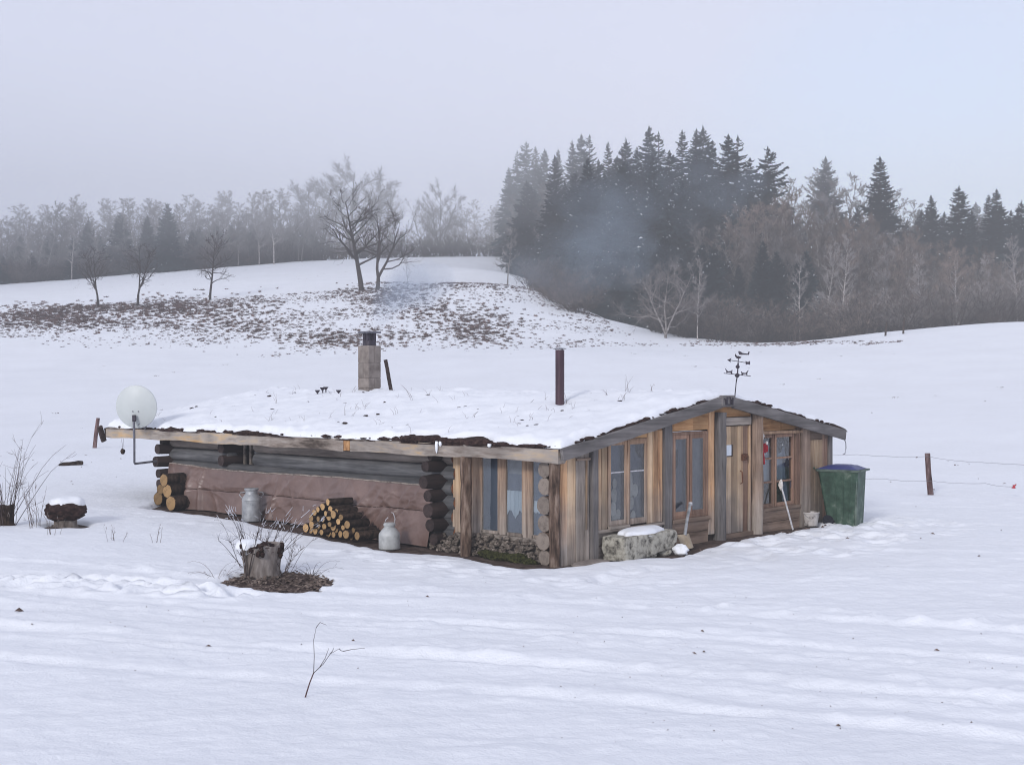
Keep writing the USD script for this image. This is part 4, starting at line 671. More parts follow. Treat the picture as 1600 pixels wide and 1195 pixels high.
def snow_cap(L, Wd, h, z, seed, cx=0, cy=0, n=26):
    u = np.linspace(-1, 1, n); U, V = np.meshgrid(u, u, indexing='ij'); r = np.sqrt(U * U * (1 - V * V / 2) + V * V * (1 - U * U / 2)); X, Y = U * np.sqrt(1 - V * V / 2), V * np.sqrt(1 - U * U / 2)
    wob = 1 + .25 * (meshkit.noise(np.stack([X * 2, Y * 2, X * 0 + seed], -1), seed) - .5); Z = z + h * np.sqrt(np.clip(1 - r ** 2.5, 0, 1)) * wob - .03 * (r > .97); i, j = np.meshgrid(np.arange(n - 1), np.arange(n - 1), indexing='ij'); k = (i * n + j).ravel()
    return np.stack([cx + X * L / 2 * wob, cy + Y * Wd / 2 * wob, Z], -1).reshape(-1, 3), np.stack([k, k + n, k + n + 1, k + 1], 1)
obj('snow_cap', snow_cap(1.02, .40, .085, .305, 3, .06), 'snow_roof', t, True)
for k, (x, y) in enumerate([(-.45, -.10), (-.38, .12), (.05, -.1), (.42, -.1)]): m = MB(); m.blob((x, y, .0), (.13, .10, .07), 40 + k, .4, 2, 2); obj('footing_stone', m, 'stone_lichen', t, 40)
t = thing('snow_lump', 'rounded lump of snow between the stone trough and the shovel blade', 'snow lump', ground_at(1064, 864) + [0, 0, -.01], 0); m = MB(); m.blob((0, 0, .05), (.115, .10, .085), 5, .4, 3, 1.5); obj('lump', m, 'snow', t, True)
# snow shovel leaning on the sill
s0, z0 = wall_gable(1070, 836, -.30); s1, z1 = wall_gable(1078, 786, -.07)
t = thing('snow_shovel', 'short-handled shovel with a buff blade leaning under the middle window', 'shovel', W(s0, -.30, 0), HROT)
m = MB(); m.tube([(0, 0, z0), ((s1 - s0) * .5, .12, (z0 + z1) / 2), (s1 - s0, .22, z1)], .024, 10); obj('shaft', m, 'galvanised', t, True); m = MB(); m.lathe([(0, .02), (.03, .015), (.03, -.03), (0, -.03)], 10, (s1 - s0, .22, z1)); obj('grip', m, 'pole_white', t, True)
bw = np.linspace(-1, 1, 9); bh = np.linspace(0, 1, 6); U, V = np.meshgrid(bw, bh, indexing='ij'); bl = np.stack([U * .15 * (1 - .12 * (1 - V)) + .02, -.10 * (1 - V) + .05 * U * U, .02 + V * .20], -1).reshape(-1, 3); i, j = np.meshgrid(np.arange(8), np.arange(5), indexing='ij'); k = (i * 6 + j).ravel(); fq = np.stack([k, k + 6, k + 7, k + 1], 1)
m = MB(); m.add(*[np.vstack([bl, bl + [0, .012, 0]]), np.vstack([fq[:, [0, 1, 2]], fq[:, [0, 2, 3]], fq[:, [2, 1, 0]] + 54, fq[:, [3, 2, 0]] + 54])]); obj('blade', m, 'blade_buff', t, 40)
# broom stick, bucket, wheeled bin
p0 = W(wall_gable(1239, 0, -.30)[0], -.30, .03); p1 = W(wall_gable(1219, 0, -.05)[0], -.05, .80); d = p1 - p0
t = thing('broom', 'white-handled broom leaning head up against the right-hand window', 'broom', p0, 0); m = MB(); m.tube([d * 0, d * .5 + [0, 0, .004], d * .92], .0155, 10); obj('handle', m, 'pole_white', t, True)
m = MB(); m.blob(d * .95, (.035, .03, .085), 4, .5, 3, 3); obj('head', m, 'white_cloth', t, True)
p = ground_at(1267, 821); t = thing('bucket', 'small white plastic bucket with dark stains beside the green bin', 'bucket', p + [0, 0, .0], 20)
m = MB(); m.lathe([(0, .0), (.105, 0), (.112, .005), (.138, .215), (.150, .217), (.150, .235), (.138, .236), (.132, .23), (.108, .02), (0, .015)], 28); obj('pail', m, 'bucket_white', t, 35)
m = MB(); m.tube([(.15 * math.cos(a), -.15 * math.sin(a) * .5 - .02, .22 - .10 * math.sin(a)) for a in np.linspace(0, math.pi, 12)], .004, 5); obj('handle', m, 'wire_grey', t, True)
cor = ground_at(1338, 823.5); BR = math.radians(-30.4); off = np.array([.33 * math.cos(BR) + .25 * math.sin(BR), .33 * math.sin(BR) - .25 * math.cos(BR), 0])
t = thing('rubbish_bin', 'dark green wheeled rubbish bin with a blue lid at the right end of the gable', 'rubbish bin', cor - off + [0, 0, -.01], -30.4)
def frustum(m, z0, z1, a, b, rc=.035):                       # a, b: (x0, x1, y0, y1) below and above
    def ring(q, z): x0, x1, y0, y1 = q; return [(x0 + rc, y0, z), (x1 - rc, y0, z), (x1, y0 + rc, z), (x1, y1 - rc, z), (x1 - rc, y1, z), (x0 + rc, y1, z), (x0, y1 - rc, z), (x0, y0 + rc, z)]
    return m.add(ring(a, z0) + ring(b, z1), [f for k in range(8) for f in ([k, (k + 1) % 8, 8 + (k + 1) % 8], [k, 8 + (k + 1) % 8, 8 + k])] + [[0, k + 1, k] for k in range(1, 7)] + [[8, 8 + k, 9 + k] for k in range(1, 7)])
m = MB(); frustum(m, .16, .96, (-.20, .33, -.25, .25), (-.335, .36, -.285, .285)); frustum(m, .0, .165, (.0, .32, -.245, .245), (-.13, .33, -.25, .25)); body = obj('body', m, 'bin_green', t, 30)
m = MB(); m.box(.30, .345, -.262, -.20, .03, .93, .015); obj('corner_rib', m, 'bin_edge_grey_green', t)
for x in (-.02, .12, .24): m = MB(); m.sweep([(x * .8, -.252, .10), (x, -.280, .90)], [[(-.012, -.006), (.012, -.006), (.012, .006), (-.012, .006)]] * 2); obj('side_rib', m, 'bin_green', t)
m = MB(); frustum(m, .945, .985, (-.37, .385, -.305, .305), (-.38, .39, -.31, .31)); m.box(.20, .42, -.30, .30, .955, .985, .008); obj('rim', m, 'bin_edge_grey_green', t, 30)
m = MB(); frustum(m, .987, 1.045, (-.36, .37, -.30, .30), (-.20, .24, -.20, .20)); frustum(m, 1.044, 1.06, (-.18, .22, -.18, .18), (-.12, .16, -.12, .12)); obj('lid', m, 'lid_blue', t, 25)
obj('snow_on_lid', snow_cap(.24, .5, .012, .99, 8, -.26, 0), 'snow', t, True)
m = MB(); m.tube([(-.40, -.25, .99), (-.43, -.2, 1.0), (-.43, .2, 1.0), (-.40, .25, .99)], .014, 8); obj('handle', m, 'bin_green', t, True)
for y in (-.235, .235): m = MB(); m.lathe([(.0, -.022), (.085, -.022), (.10, -.012), (.10, .012), (.085, .022), (0, .022)], 20); v, f = m.mesh(); w_ = obj('wheel', (np.stack([v[:, 0] - .16, v[:, 2] + y, v[:, 1] + .10], 1), f), 'black_cloth', t, 35)

# satellite dish on its bent tube, standing off the far log corner
pb = W(-.55, 10.05, 0); t = thing('satellite_dish', 'round pale grey satellite dish seen from behind on a bent tube at the far eave', 'satellite dish', pb, 0)
cz = EYE - (635.7 - CY) / F * pb[1]; wl = W(-.05, 10.05, 0) - pb
m = MB(); m.tube([wl + [0, 0, .985], [0.02 * wl[0], .02 * wl[1], .955], [0, 0, .975], [0, 0, 1.4], [-.01, 0, 1.72], [-.02, .03, 1.79]], .021, 10); obj('mast', m, 'steel_tube', t, 40)
nrm = unit([-.10, -.985, -.10]); a_, b_ = frame(nrm); R_ = .395; ring = np.linspace(0, 1, 12); ang = np.arange(48) * 2 * np.pi / 48; cen = np.array([0.005, .10, cz]); V3 = []
for q in ring: V3.append(cen + nrm * (.085 * (1 - q * q)) + R_ * q * (np.cos(ang)[:, None] * a_ + 1.02 * np.sin(ang)[:, None] * b_))
V3.append(cen - nrm * .02 + R_ * 1.012 * (np.cos(ang)[:, None] * a_ + 1.02 * np.sin(ang)[:, None] * b_)); V3.append(cen - nrm * .02 + R_ * .97 * (np.cos(ang)[:, None] * a_ + 1.02 * np.sin(ang)[:, None] * b_)); V3 = np.vstack(V3); Fq = [[i * 48 + j, i * 48 + (j + 1) % 48, (i + 1) * 48 + (j + 1) % 48, (i + 1) * 48 + j] for i in range(13) for j in range(48)]
obj('reflector', (V3, np.array(Fq)), 'dish_grey', t, 40)
m = MB(); m.box(-.035, .03, -.03, .02, cz - .27, cz - .15, .008); obj('bracket', m, 'dark_iron', t)
for x, z in [(-.035, -.085), (.07, -.085), (-.03, -.20), (.08, -.32)]: m = MB(); m.blob((x, .10 - .075 + abs(z) * .06 - .015, cz + z), (.011, .011, .011), 1, 0, 1); obj('bolt', m, 'dark_iron', t, True)
m = MB(); m.tube([(0.05, .1, cz - .33), (.1, .35, cz - .42), (.12, .55, cz - .2)], .012, 6); obj('feed_arm', m, 'steel_tube', t, True)

# weather vane on the ridge
def sil(name, pts, parent, o=(0, 0, 0), s=1.0, mt='dark_iron', th=.006, flip=1):
    m = MB(); m.poly([(flip * x * s, y * s) for x, y in pts], -th / 2, th / 2, (o, (1, 0, 0), (0, 0, 1), (0, -1, 0))); return obj(name, m, mt, parent)
vb = W(4.13, -.10, 2.18); t = thing('weather_vane', 'dark iron weather vane with figures and arrow on the gable apex', 'weather vane', vb, 0); k_ = vb[1] / F
def vz(py): return EYE - (py - CY) * k_ - vb[2]
def vx(px): return (px - CX) * k_ - vb[0]
m = MB(); m.tube([(vx(1147.5), 0, -.02), (vx(1150), 0, vz(600)), (vx(1152.3), 0, vz(585)), (vx(1154), 0, vz(556))], [.009, .008, .012, .006], 8); obj('rod', m, 'dark_iron', t, True)
for px, py, r in [(1152.6, 573, .033), (1151.8, 586.5, .038), (1153.3, 569, .016)]: m = MB(); m.blob((vx(px), 0, vz(py)), (r, r, r * .9), 1, 0, 2); obj('ball', m, 'dark_iron', t, True)
m = MB(); m.tube([(vx(1131), 0, vz(583)), (vx(1173), 0, vz(587.5))], .006, 6); obj('cross_arm', m, 'dark_iron', t, True)
m = MB(); m.tube([(vx(1152), -.21, vz(585.2)), (vx(1152), .21, vz(585.2))], .006, 6); obj('cross_arm', m, 'dark_iron', t, True)
CAT = [(-.05, 0), (-.045, .035), (-.055, .06), (-.04, .062), (-.03, .045), (.02, .04), (.04, .06), (.06, .085), (.068, .08), (.05, .045), (.045, .02), (.05, 0), (.035, 0), (.03, .02), (-.02, .018), (-.03, 0)]
sil('animal_figure', CAT, t, (vx(1139.5), 0, vz(584)), 1.0, flip=-1); sil('animal_figure', CAT, t, (vx(1163), 0, vz(586.5)), 1.0, flip=1)
m = MB(); m.tube([(vx(1139), 0, vz(562.5)), (vx(1168), 0, vz(567))], .006, 6); ar = obj('arrow', m, 'dark_iron', t, True)
sil('arrow_head', [(-.035, 0), (.035, .032), (.02, 0), (.025, -.035)], ar, (vx(1139.5), 0, vz(562.5))); sil('arrow_tail', [(-.03, .0), (-.04, .03), (0, .015), (.035, .03), (.035, -.03), (.0, -.02), (-.035, -.03)], ar, (vx(1168.5), 0, vz(567)))
sil('crescent', [(.04, -.035), (.01, -.05), (-.03, -.045), (-.058, -.01), (-.055, .035), (-.045, .015), (-.02, -.008), (.01, -.012), (.045, -.02)], t, (vx(1154), 0, vz(555.5)))
sil('rider_figure', [(-.01, .0), (-.015, .03), (0, .038), (.012, .025), (.03, .03), (.04, .01), (.075, .0), (.135, -.005), (.15, .03), (.165, .025), (.155, -.025), (.07, -.022), (.03, -.025), (.0, -.02)], t, (vx(1155), 0, vz(552)))

# things hung in and by the right-hand window
def gthing(name, label, cat, px, py, y0, group=None): s, z = wall_gable(px, py, y0); return thing(name, label, cat, W(s, y0, z), HROT, group)
t = gthing('red_stocking', 'long red hanging figure with white cap beside the right-hand window', 'ornament', 1188.5, 687, -.035)  # plain cloth stand-in for the red figure hanging here
m = MB(); m.sweep([(0, 0, 0), (.0, 0, -.15), (.01, 0, -.30), (.03, 0, -.40)], [np.array([(-.05, -.02), (.05, -.02), (.05, .02), (-.05, .02)]) * [s, 1] for s in (.7, 1.0, 1.15, 1.1)]); obj('cloth', m, 'red_cloth', t)
m = MB(); m.blob((.01, -.01, .06), (.07, .03, .055), 3, .4, 3, 2); obj('white_cap', m, 'white_cloth', t, True); m = MB(); m.blob((-.06, -.01, -.0), (.03, .025, .03), 5, .2, 2); obj('white_ball', m, 'white_cloth', t, True); m = MB(); m.blob((.07, -.0, -.24), (.035, .025, .035), 6, .3, 2); obj('white_trim', m, 'white_cloth', t, True)
t = gthing('red_cloth_doll', 'small red cloth doll hanging in the upper left pane of the right-hand window', 'ornament', 1196, 700, -.03)
m = MB(); m.blob((0, 0, 0), (.07, .022, .085), 7, .35, 3, 2); obj('coat', m, 'red_cloth', t, True); m = MB(); m.blob((.02, -.01, .085), (.032, .022, .032), 8, .2, 2); obj('head', m, 'white_cloth', t, True); m = MB(); m.tube([(.02, 0, .11), (.03, 0, .2), (.04, 0, .25)], .003, 5); obj('cord', m, 'black_cloth', t)
t = gthing('black_strap', 'black looped strap hanging inside the upper left pane of the right-hand window', 'strap', 1204, 690, .055)
m = MB(); m.sweep([(-.1, 0, -.03), (-.05, 0, .04), (.03, 0, .05), (.0, 0, -.05), (.05, 0, -.16), (.1, 0, -.24)], [[(-.018, -.004), (.018, -.004), (.018, .004), (-.018, .004)]] * 6, True, (0, 1, 0)); obj('webbing', m, 'black_cloth', t)
t = gthing('black_bird_ornament', 'black bird-shaped ornament hanging in the upper right pane of the right-hand window', 'ornament', 1219, 697, .055)
sil('body', [(-.05, -.13), (.02, -.11), (.06, -.03), (.11, .01), (.10, .05), (.04, .07), (-.0, .06), (-.02, .13), (-.03, .13), (-.04, .05), (-.06, -.03), (-.03, -.07)], t, (0, 0, 0), .9, 'black_cloth', .012); m = MB(); m.blob((.045, -.012, .02), (.02, .006, .018), 1, 0, 1); obj('eye', m, 'dish_grey', t, True)
for k, (a, b) in enumerate([(1227, 1234), (1231.5, 1237)]):
    s0, z0 = wall_gable(a, 686, .06); s1, z1 = wall_gable(b, 752, .06); t = thing('ski', ['left dark ski leaning upright inside the right-hand window', 'right dark ski leaning upright inside the right-hand window'][k], 'ski', W(s1, .06, z1 - .35), HROT)
    m = MB(); plank(m, (0, 0, -.05), (s0 - s1, .0, z0 - z1 + .35), .05, .012, (0, -1, 0), rg, 6, .001, .003, .002); obj('blade', m, 'black_cloth', t); m = MB(); m.box(-.03, .03, -.03, -.008, .25, .38, .006); obj('binding', m, 'dark_iron', t)
t = gthing('round_brush', 'black round bristle brush hanging in the middle right pane of the right-hand window', 'brush', 1229, 722, .05)
m = MB(); m.blob((0, 0, 0), (.065, .02, .085), 9, .3, 3, 4); obj('bristles', m, 'black_cloth', t, True); m = MB(); m.tube([(.02, 0, .07), (-.01, 0, .2)], .008, 6); obj('stem', m, 'dark_iron', t)
t = gthing('table', 'pale table edge seen through the right-hand window', 'table', 1200, 751, .17); m = MB(); m.box(-.3, .55, -.0, .7, -.02, .012, .005); obj('table_top', m, 'paper_white', t)
for x in (-.25, .5): m = MB(); m.box(x - .025, x + .025, .05, .1, -.8, -.02, .004); obj('leg', m, 'frame_brown', t)
t = gthing('chair', 'dark chair with a rounded back seen low in the right-hand window', 'chair', 1200, 775, .13); m = MB(); m.poly([(-.22, -.35), (-.22, .05), (-.15, .12), (.12, .12), (.2, .05), (.42, .0), (.40, -.35)], 0, .03, ((0, 0, 0), (1, 0, 0), (0, 0, 1), (0, -1, 0))); obj('backrest', m, 'room_dark', t); m = MB(); m.box(-.2, .4, .0, .12, -.42, -.38, .005); obj('seat', m, 'room_dark', t)

# ball hung from the far eave, plank against the chimney, flared stakes on the roof
t = thing('hanging_ball', 'small dark ball hung on strings under the far end of the eave', 'hanging ball', W(-.1, 11.25, 1.37), HROT); hb = EYE - (705 - CY) / F * W(-.1, 11.25)[1] - 1.37
m = MB(); m.blob((0, 0, hb), (.045, .045, .055), 3, .4, 2); obj('ball', m, 'bark', t, True)
for x in (-.06, .05): m = MB(); m.tube([(x, x, 0), (x * .3, x * .3, hb * .55), (0, 0, hb)], .003, 4); obj('string', m, 'twig_dark', t)
def roof_at(px, py):
    k = (px - CX) / F; best = None
    for x in np.linspace(.05, 3.87, 160):
        y = (k * (C0[1] + x * UR[1]) - C0[0] - x * UR[0]) / (UL[0] - k * UL[1]); Y = C0[1] + x * UR[1] + y * UL[1]; e = abs(CY + (EYE - rz(x) - .09) / Y * F - py)
        if best is None or e < best[0]: best = (e, x, y)
    return best[1], best[2]
xa, ya = roof_at(613, 607); pz = rz(xa) - .02; pl = W(xa, ya, pz); top = at(602.5, 562, pl[1] + .1)
t = thing('leaning_board', 'narrow dark board leaning against the right side of the block chimney', 'board', pl, 0); m = MB(); plank(m, (0, 0, -.05), top - pl, .075, .03, (0, -1, 0), rg, 5); obj('board', m, 'log_dark', t)
for px, py, h, lb in [(496, 620, .17, 'leftmost flared dark stake of the cluster on the roof snow'), (504, 618, .20, 'middle flared dark stake of the cluster on the roof snow'), (509, 617, .20, 'rightmost flared dark stake of the close cluster on the roof'), (529, 620, .17, 'lone flared dark stake right of the cluster on the roof')]:
    x, y = roof_at(px, py); t = thing('flared_stake', lb, 'stake', W(x, y, rz(x) + .04), HROT); m = MB(); m.tube([(0, 0, -.02), (.005, 0, h - .04), (.0, 0, h - .03)], .012, 7); obj('stem', m, 'dark_iron', t); m = MB(); m.lathe([(.012, h - .05), (.05, h), (.055, h + .015), (0, h + .012)], 12); obj('cup', m, 'dark_iron', t, 30)

# ------------------------------------------------------------------ planters, stump, shrubs, fence
def stump(m, r0, r1, h, slant, seed, n=26, lv=12):
    r_ = np.random.default_rng(seed); a = np.arange(n) * 2 * np.pi / n; k0 = meshkit.noise(np.stack([np.cos(a) * 2, np.sin(a) * 2, a * 0], -1), seed) - .5; secs, pts = [], []
    V = []
    for q in np.linspace(0, 1, lv):
        r = (r0 + (r1 - r0) * q + .05 * math.exp(-q * 8)) * (1 + .35 * k0 + .05 * (meshkit.noise(np.stack([np.cos(a) * 5, np.sin(a) * 5, a * 0 + q * 2], -1), seed + 1) - .5)); V.append(np.stack([r * np.cos(a), r * np.sin(a), q * (h + slant * np.cos(a - .3) + .05 * (meshkit.noise(np.stack([np.cos(a) * 4, np.sin(a) * 4, a * 0], -1), seed + 2) - .5) * (q > .9))], 1))
    c = V[-1].mean(0); V.append(V[-1] * .75 + c * .25 - [0, 0, .05]); V.append(np.tile(c - [0, 0, .10], (n, 1))); V = np.vstack(V); return m.add(V, [f for i in range(lv + 1) for j in range(n) for f in ([i * n + j, i * n + (j + 1) % n, (i + 1) * n + (j + 1) % n], [i * n + j, (i + 1) * n + (j + 1) % n, (i + 1) * n + j])])
p = ground_at(408, 900); p[2] -= .05; t = thing('tree_stump', 'weathered hollow tree stump with snow on its rim beside the track', 'stump', p, 200)
m = MB(); stump(m, .20, .265, .44, -.02, 3); obj('trunk', m, 'stump_weathered', t, 50); m = MB(); m.blob((0.02, .03, .39), (.20, .20, .10), 6, .5, 3, 3); obj('rotten_core', m, 'turf', t, True)
obj('snow_cap', snow_cap(.36, .42, .085, .435, 6, .13, -.02), 'snow_roof', t, True)
m = MB(); r_ = np.random.default_rng(5)
for k in range(22): a = r_.uniform(0, 6.28); m.blob((.262 * math.cos(a), .262 * math.sin(a), r_.uniform(.32, .44)), (.03, .03, .04), k, .6, 1, 2)
tag(obj('bark_rag', m, 'turf', t, 40), kind='stuff')
m = MB()
for k in range(1100):
    q = BARE2.buffer(.08).bounds; x, y = r_.uniform(q[0], q[2]), r_.uniform(q[1], q[3])
    if not BARE2.buffer(.06).contains(shapely.Point(x, y)): continue
    a = r_.uniform(0, 6.28); s = r_.uniform(.012, .045); z = float(base_z(x, y)) + r_.uniform(-.02, .03); u = np.array([math.cos(a), math.sin(a), r_.uniform(-.5, .5)]) * s; v = np.array([-math.sin(a), math.cos(a), r_.uniform(-.6, .6)]) * s * .6; c = np.array([x, y, z]); m.add([c - u, c + v, c + u, c - v, c + [0, 0, s * .3]], [[0, 1, 4], [1, 2, 4], [2, 3, 4], [3, 0, 4]])
tag(obj('leaf_litter', m, 'leaf_litter'), 'dead brown leaves and bark scraps round the foot of the big stump', 'leaf litter', kind='stuff')
p = ground_at(103, 820); p[2] -= .04; t = thing('stump_planter', 'short pale stump topped with a dark turf mound under snow, at far left', 'planter', p, 30)
m = MB(); stump(m, .17, .19, .26, .0, 8); obj('trunk', m, 'stump_weathered', t, 50); m = MB(); m.blob((0, 0, .27), (.33, .32, .17), 12, .30, 4, 2.2); obj('turf_mound', m, 'turf', t, True); obj('snow_cap', snow_cap(.58, .52, .12, .385, 9, .03, .05), 'snow_roof', t, True)

def stems(rng, n, spread, H, r, curve, branch, base=.05, twist=.2, hang=0.0):
    """Bare stems fanning up from one base; gives trunk segments and tip segments."""
    A, B, ra, rb, T0, T1 = [], [], [], [], [], []
    for k in range(n):
        a = rng.uniform(0, 2 * math.pi); ln = rng.uniform(.15, 1) * spread; h = H * rng.uniform(.55, 1.0); d = np.array([math.cos(a) * ln, math.sin(a) * ln, 1.0]); d /= np.linalg.norm(d); p = np.array([math.cos(a), math.sin(a), 0]) * base * rng.uniform(0, 1); q0 = r * rng.uniform(.6, 1); S = 6
        for s in range(S):
            dn = unit(d + rng.normal(0, twist * .3, 3) + np.array([math.cos(a), math.sin(a), -.6]) * curve * s / S); e = p + dn * h / S; A.append(p); B.append(e); ra.append(q0 * (1 - s / S * .75)); rb.append(q0 * (1 - (s + 1) / S * .75))
            if s >= 1:
                for _ in range(rng.poisson(branch)):
                    bd = unit(dn + rng.normal(0, .55, 3) + [0, 0, .2]); L = h * rng.uniform(.08, .28); m_ = p + (e - p) * rng.uniform(); f = m_ + bd * L * .6; A.append(m_); B.append(f); ra.append(q0 * .4); rb.append(q0 * .28); g = f + unit(bd + rng.normal(0, .4, 3) - [0, 0, hang]) * L * .5; T0.append(f); T1.append(g); 
                    if rng.uniform() < .6: T0.append(f); T1.append(f + unit(bd + rng.normal(0, .7, 3)) * L * .4)
            p, d = e, dn
        T0.append(A[-1]); T1.append(p)
    return (np.array(A), np.array(B), np.array(ra), np.array(rb)), (np.array(T0), np.array(T1))
def shrub(name, label, cat, loc, seed, mt, tip_mt, group=None, tipr=.003, **kw):
    t = thing(name, label, cat, loc, 0, group); a, b = stems(np.random.default_rng(seed), **kw); tag(obj('stem', prisms(*a, 4), mt, t), kind='stuff'); tag(obj('twigs', prisms(b[0], b[1], np.full(len(b[0]), tipr), np.full(len(b[0]), tipr * .5), 3), tip_mt, t), kind='stuff'); return t
g = ground_at
p = g(402, 890); shrub('frosted_shrub', 'thin bare shrub with white frosted twig tips growing behind the big stump', 'shrub', p, 12, 'twig_dark', 'twig_frost_white', n=26, spread=.85, H=.98, r=.006, curve=.12, branch=1.0, base=.22, tipr=.0042)
p = g(386, 903); shrub('frosted_shrub', 'single dark forked shoot rising at the left side of the big stump', 'shrub', p, 14, 'twig_dark', 'twig_frost_white', n=3, spread=.55, H=.95, r=.010, curve=.1, branch=1.6, base=.05, tipr=.003)
p = g(442, 900); shrub('frosted_shrub', 'wispy brown shoots rising at the right side of the big stump', 'shrub', p, 15, 'dry_stalk', 'twig_grey', n=12, spread=.7, H=.80, r=.005, curve=.2, branch=1.0, base=.12, tipr=.003)
p = g(487, 899); shrub('arching_stalks', 'thin arching dry stalks on the bare earth right of the stump', 'stalks', p, 16, 'twig_dark', 'twig_dark', n=14, spread=1.6, H=.42, r=.0035, curve=.9, branch=.2, base=.12, tipr=.002)
p = g(338, 905); shrub('arching_stalks', 'low dry stalks in the snow left of the stump', 'stalks', p, 17, 'dry_stalk', 'dry_stalk', n=10, spread=1.9, H=.45, r=.003, curve=.7, branch=.4, base=.15, tipr=.002)
p = g(10, 822); t = shrub('willow_shrub', 'tall bare shrub of long arching canes at the left edge', 'shrub', p, 18, 'twig_dark', 'twig_grey', n=30, spread=.75, H=1.75, r=.0065, curve=.16, branch=.45, base=.16, tipr=.0035)
m = MB(); stump(m, .10, .13, .34, .02, 21, 14, 7); obj('stool', m, 'bark', t, 40)
for k, (px, py, n, H, sd, lb) in enumerate([(62, 822, 8, .85, 19, 'upright dry weed stalks between the cane shrub and the left planter'), (52, 826, 6, .75, 20, 'dry weed stalks close beside the cane shrub'), (80, 838, 7, .45, 21, 'low frosted weeds in front of the left planter'), (180, 850, 5, .30, 22, 'few short dry stalks in the snow right of the left planter'), (240, 850, 4, .28, 23, 'sparse dry stalks in the open snow before the far log corner')]):
    shrub('dry_weeds', lb, 'weeds', g(px, py), sd, 'dry_stalk', 'twig_frosted' if k == 2 else 'dry_stalk', n=n, spread=.35, H=H, r=.004, curve=.05, branch=.5, base=.14, tipr=.003)
# the twig in the foreground
p = g(474, 1098); t = thing('sapling', 'thin red-brown forked sapling standing in the foreground snow', 'sapling', p, 0); sY = p[1]
def sx(px, py, dy=0.0): return at(px, py, sY + dy) - p
m = MB(); m.tube([sx(474, 1100), sx(479, 1082), sx(484, 1066), sx(490, 1051)], [.0065, .0055, .005, .0045], 7); obj('stem', m, 'post_bark_red', t, True)
for q in [[(490, 1051), (491, 1025), (490, 1000), (494, 980)], [(490, 1051), (505, 1037), (516, 1021), (530, 1013)], [(500, 1041), (508, 1028), (514, 1012)], [(516, 1021), (520, 1016), (521, 1012)], [(536, 1017), (550, 1014), (570, 1012)], [(530, 1013), (533, 1016), (536, 1017)], [(494, 980), (500, 972), (510, 976)]]:
    m = MB(); m.tube([sx(*e, .04 * i) for i, e in enumerate(q)], np.linspace(.003, .0014, len(q)), 5); obj('shoot', m, 'twig_dark', t, True)
def fence_post(px0, py0, px1, py1, label, r, z=0.0, mt='post_bark_red', Y=None):
    b = g(px0, py0) if Y is None else at(px0, py0, Y); b[2] = float(gz(b[0], b[1])); e = at(px1, py1, b[1]) - b; t = thing('fence_post', label, 'fence post', b, 0); r_ = np.random.default_rng(int(px0)); n = 9; a = np.arange(10) * 2 * np.pi / 10; k0 = r_.uniform(-.15, .15, 10); mid = e * .5 + np.array([-.02, 0, 0])
    pts = [np.array([0, 0, -.15])] + [(1 - q) ** 2 * np.zeros(3) + 2 * q * (1 - q) * mid + q * q * e for q in np.linspace(0, 1, n)]; m = MB(); m.sweep(pts, [np.stack([np.cos(a), np.sin(a)], 1) * (r * (1.15 - .02 * i) * (1 + k0 + r_.uniform(-.05, .05, 10)))[:, None] for i in range(n + 1)], True); obj('stake', m, mt, t, 40); return b, e
b1, e1 = fence_post(1454, 775, 1449, 708, 'leaning reddish fence post in the open snow right of the bin', .058)
fence_post(148, 702, 153.5, 653, 'leaning rough fence post left of the satellite dish', .055)
for px, py, px1, py1, lb in [(1208, 546.5, 1208.5, 535, 'small thin fence post beyond the field edge behind the weather vane'), (1252, 541, 1245, 531, 'dark fence post tilted far over beyond the field edge'), (1383, 516, 1386, 502, 'leaning thin fence post at the wood edge above the bin'), (1411, 511, 1413, 496, 'rightmost thin fence post at the wood edge')]:
    Yc = 93.0 if px > 1300 else 100.0; b = at(px, py, Yc); zz = float(gz(b[0], b[1])); b[2] = min(b[2], zz); e = at(px1, py1, Yc) - b; t = thing('fence_post', lb, 'fence post', b, 0); m = MB(); m.tube([(0, 0, -.2), e * .5, e], [.075, .07, .06], 8); obj('stake', m, 'bark', t, True)
def wire(name, pts, label):
    t = thing(name, label, 'wire', pts[0], 0); m = MB(); P = [np.asarray(q) - pts[0] for q in pts]; out = []
    for a, b in zip(P[:-1], P[1:]):
        for q in np.linspace(0, 1, 9)[:-1]: out.append(a + (b - a) * q - np.array([0, 0, .10 * q * (1 - q)]))
    m.tube(out + [P[-1]], .0035, 4); obj('strand', m, 'wire_grey', t, True)
bY = b1[1]; wire('fence_wire', [at(1240, 706, bY + 1), at(1340, 710, bY + .5), at(1450, 713, bY - .07), at(1530, 722, bY - .5), at(1720, 728, bY - 2.5)], 'upper fence wire sagging past the leaning fence post')
wire('fence_wire', [at(1280, 743, bY + .8), at(1380, 748, bY + .4), at(1453, 751, bY - .07), at(1540, 755, bY - .5), at(1584, 760, bY - .8)], 'lower fence wire ending at the red insulator')
t = thing('insulator', 'small red plastic insulator at the end of the lower fence wire', 'insulator', at(1584.5, 760, bY - .8), 0); m = MB(); m.lathe([(0, -.04), (.035, -.035), (.02, 0), (.035, .03), (0, .04)], 12); obj('body', m, 'red_plastic', t, True); m = MB(); m.tube([(-.05, 0, -.03), (0, 0, 0), (.045, 0, .05)], .012, 6); obj('hook', m, 'red_plastic', t, True)
t = thing('flat_stone', 'flat grey slab lying in front of the corner planks', 'stone', W(.42, -.22, -.03), HROT); m = MB(); m.blob((0, 0, 0), (.36, .19, .065), 15, .3, 3, 1.5); obj('slab', m, 'concrete_block', t, 50)
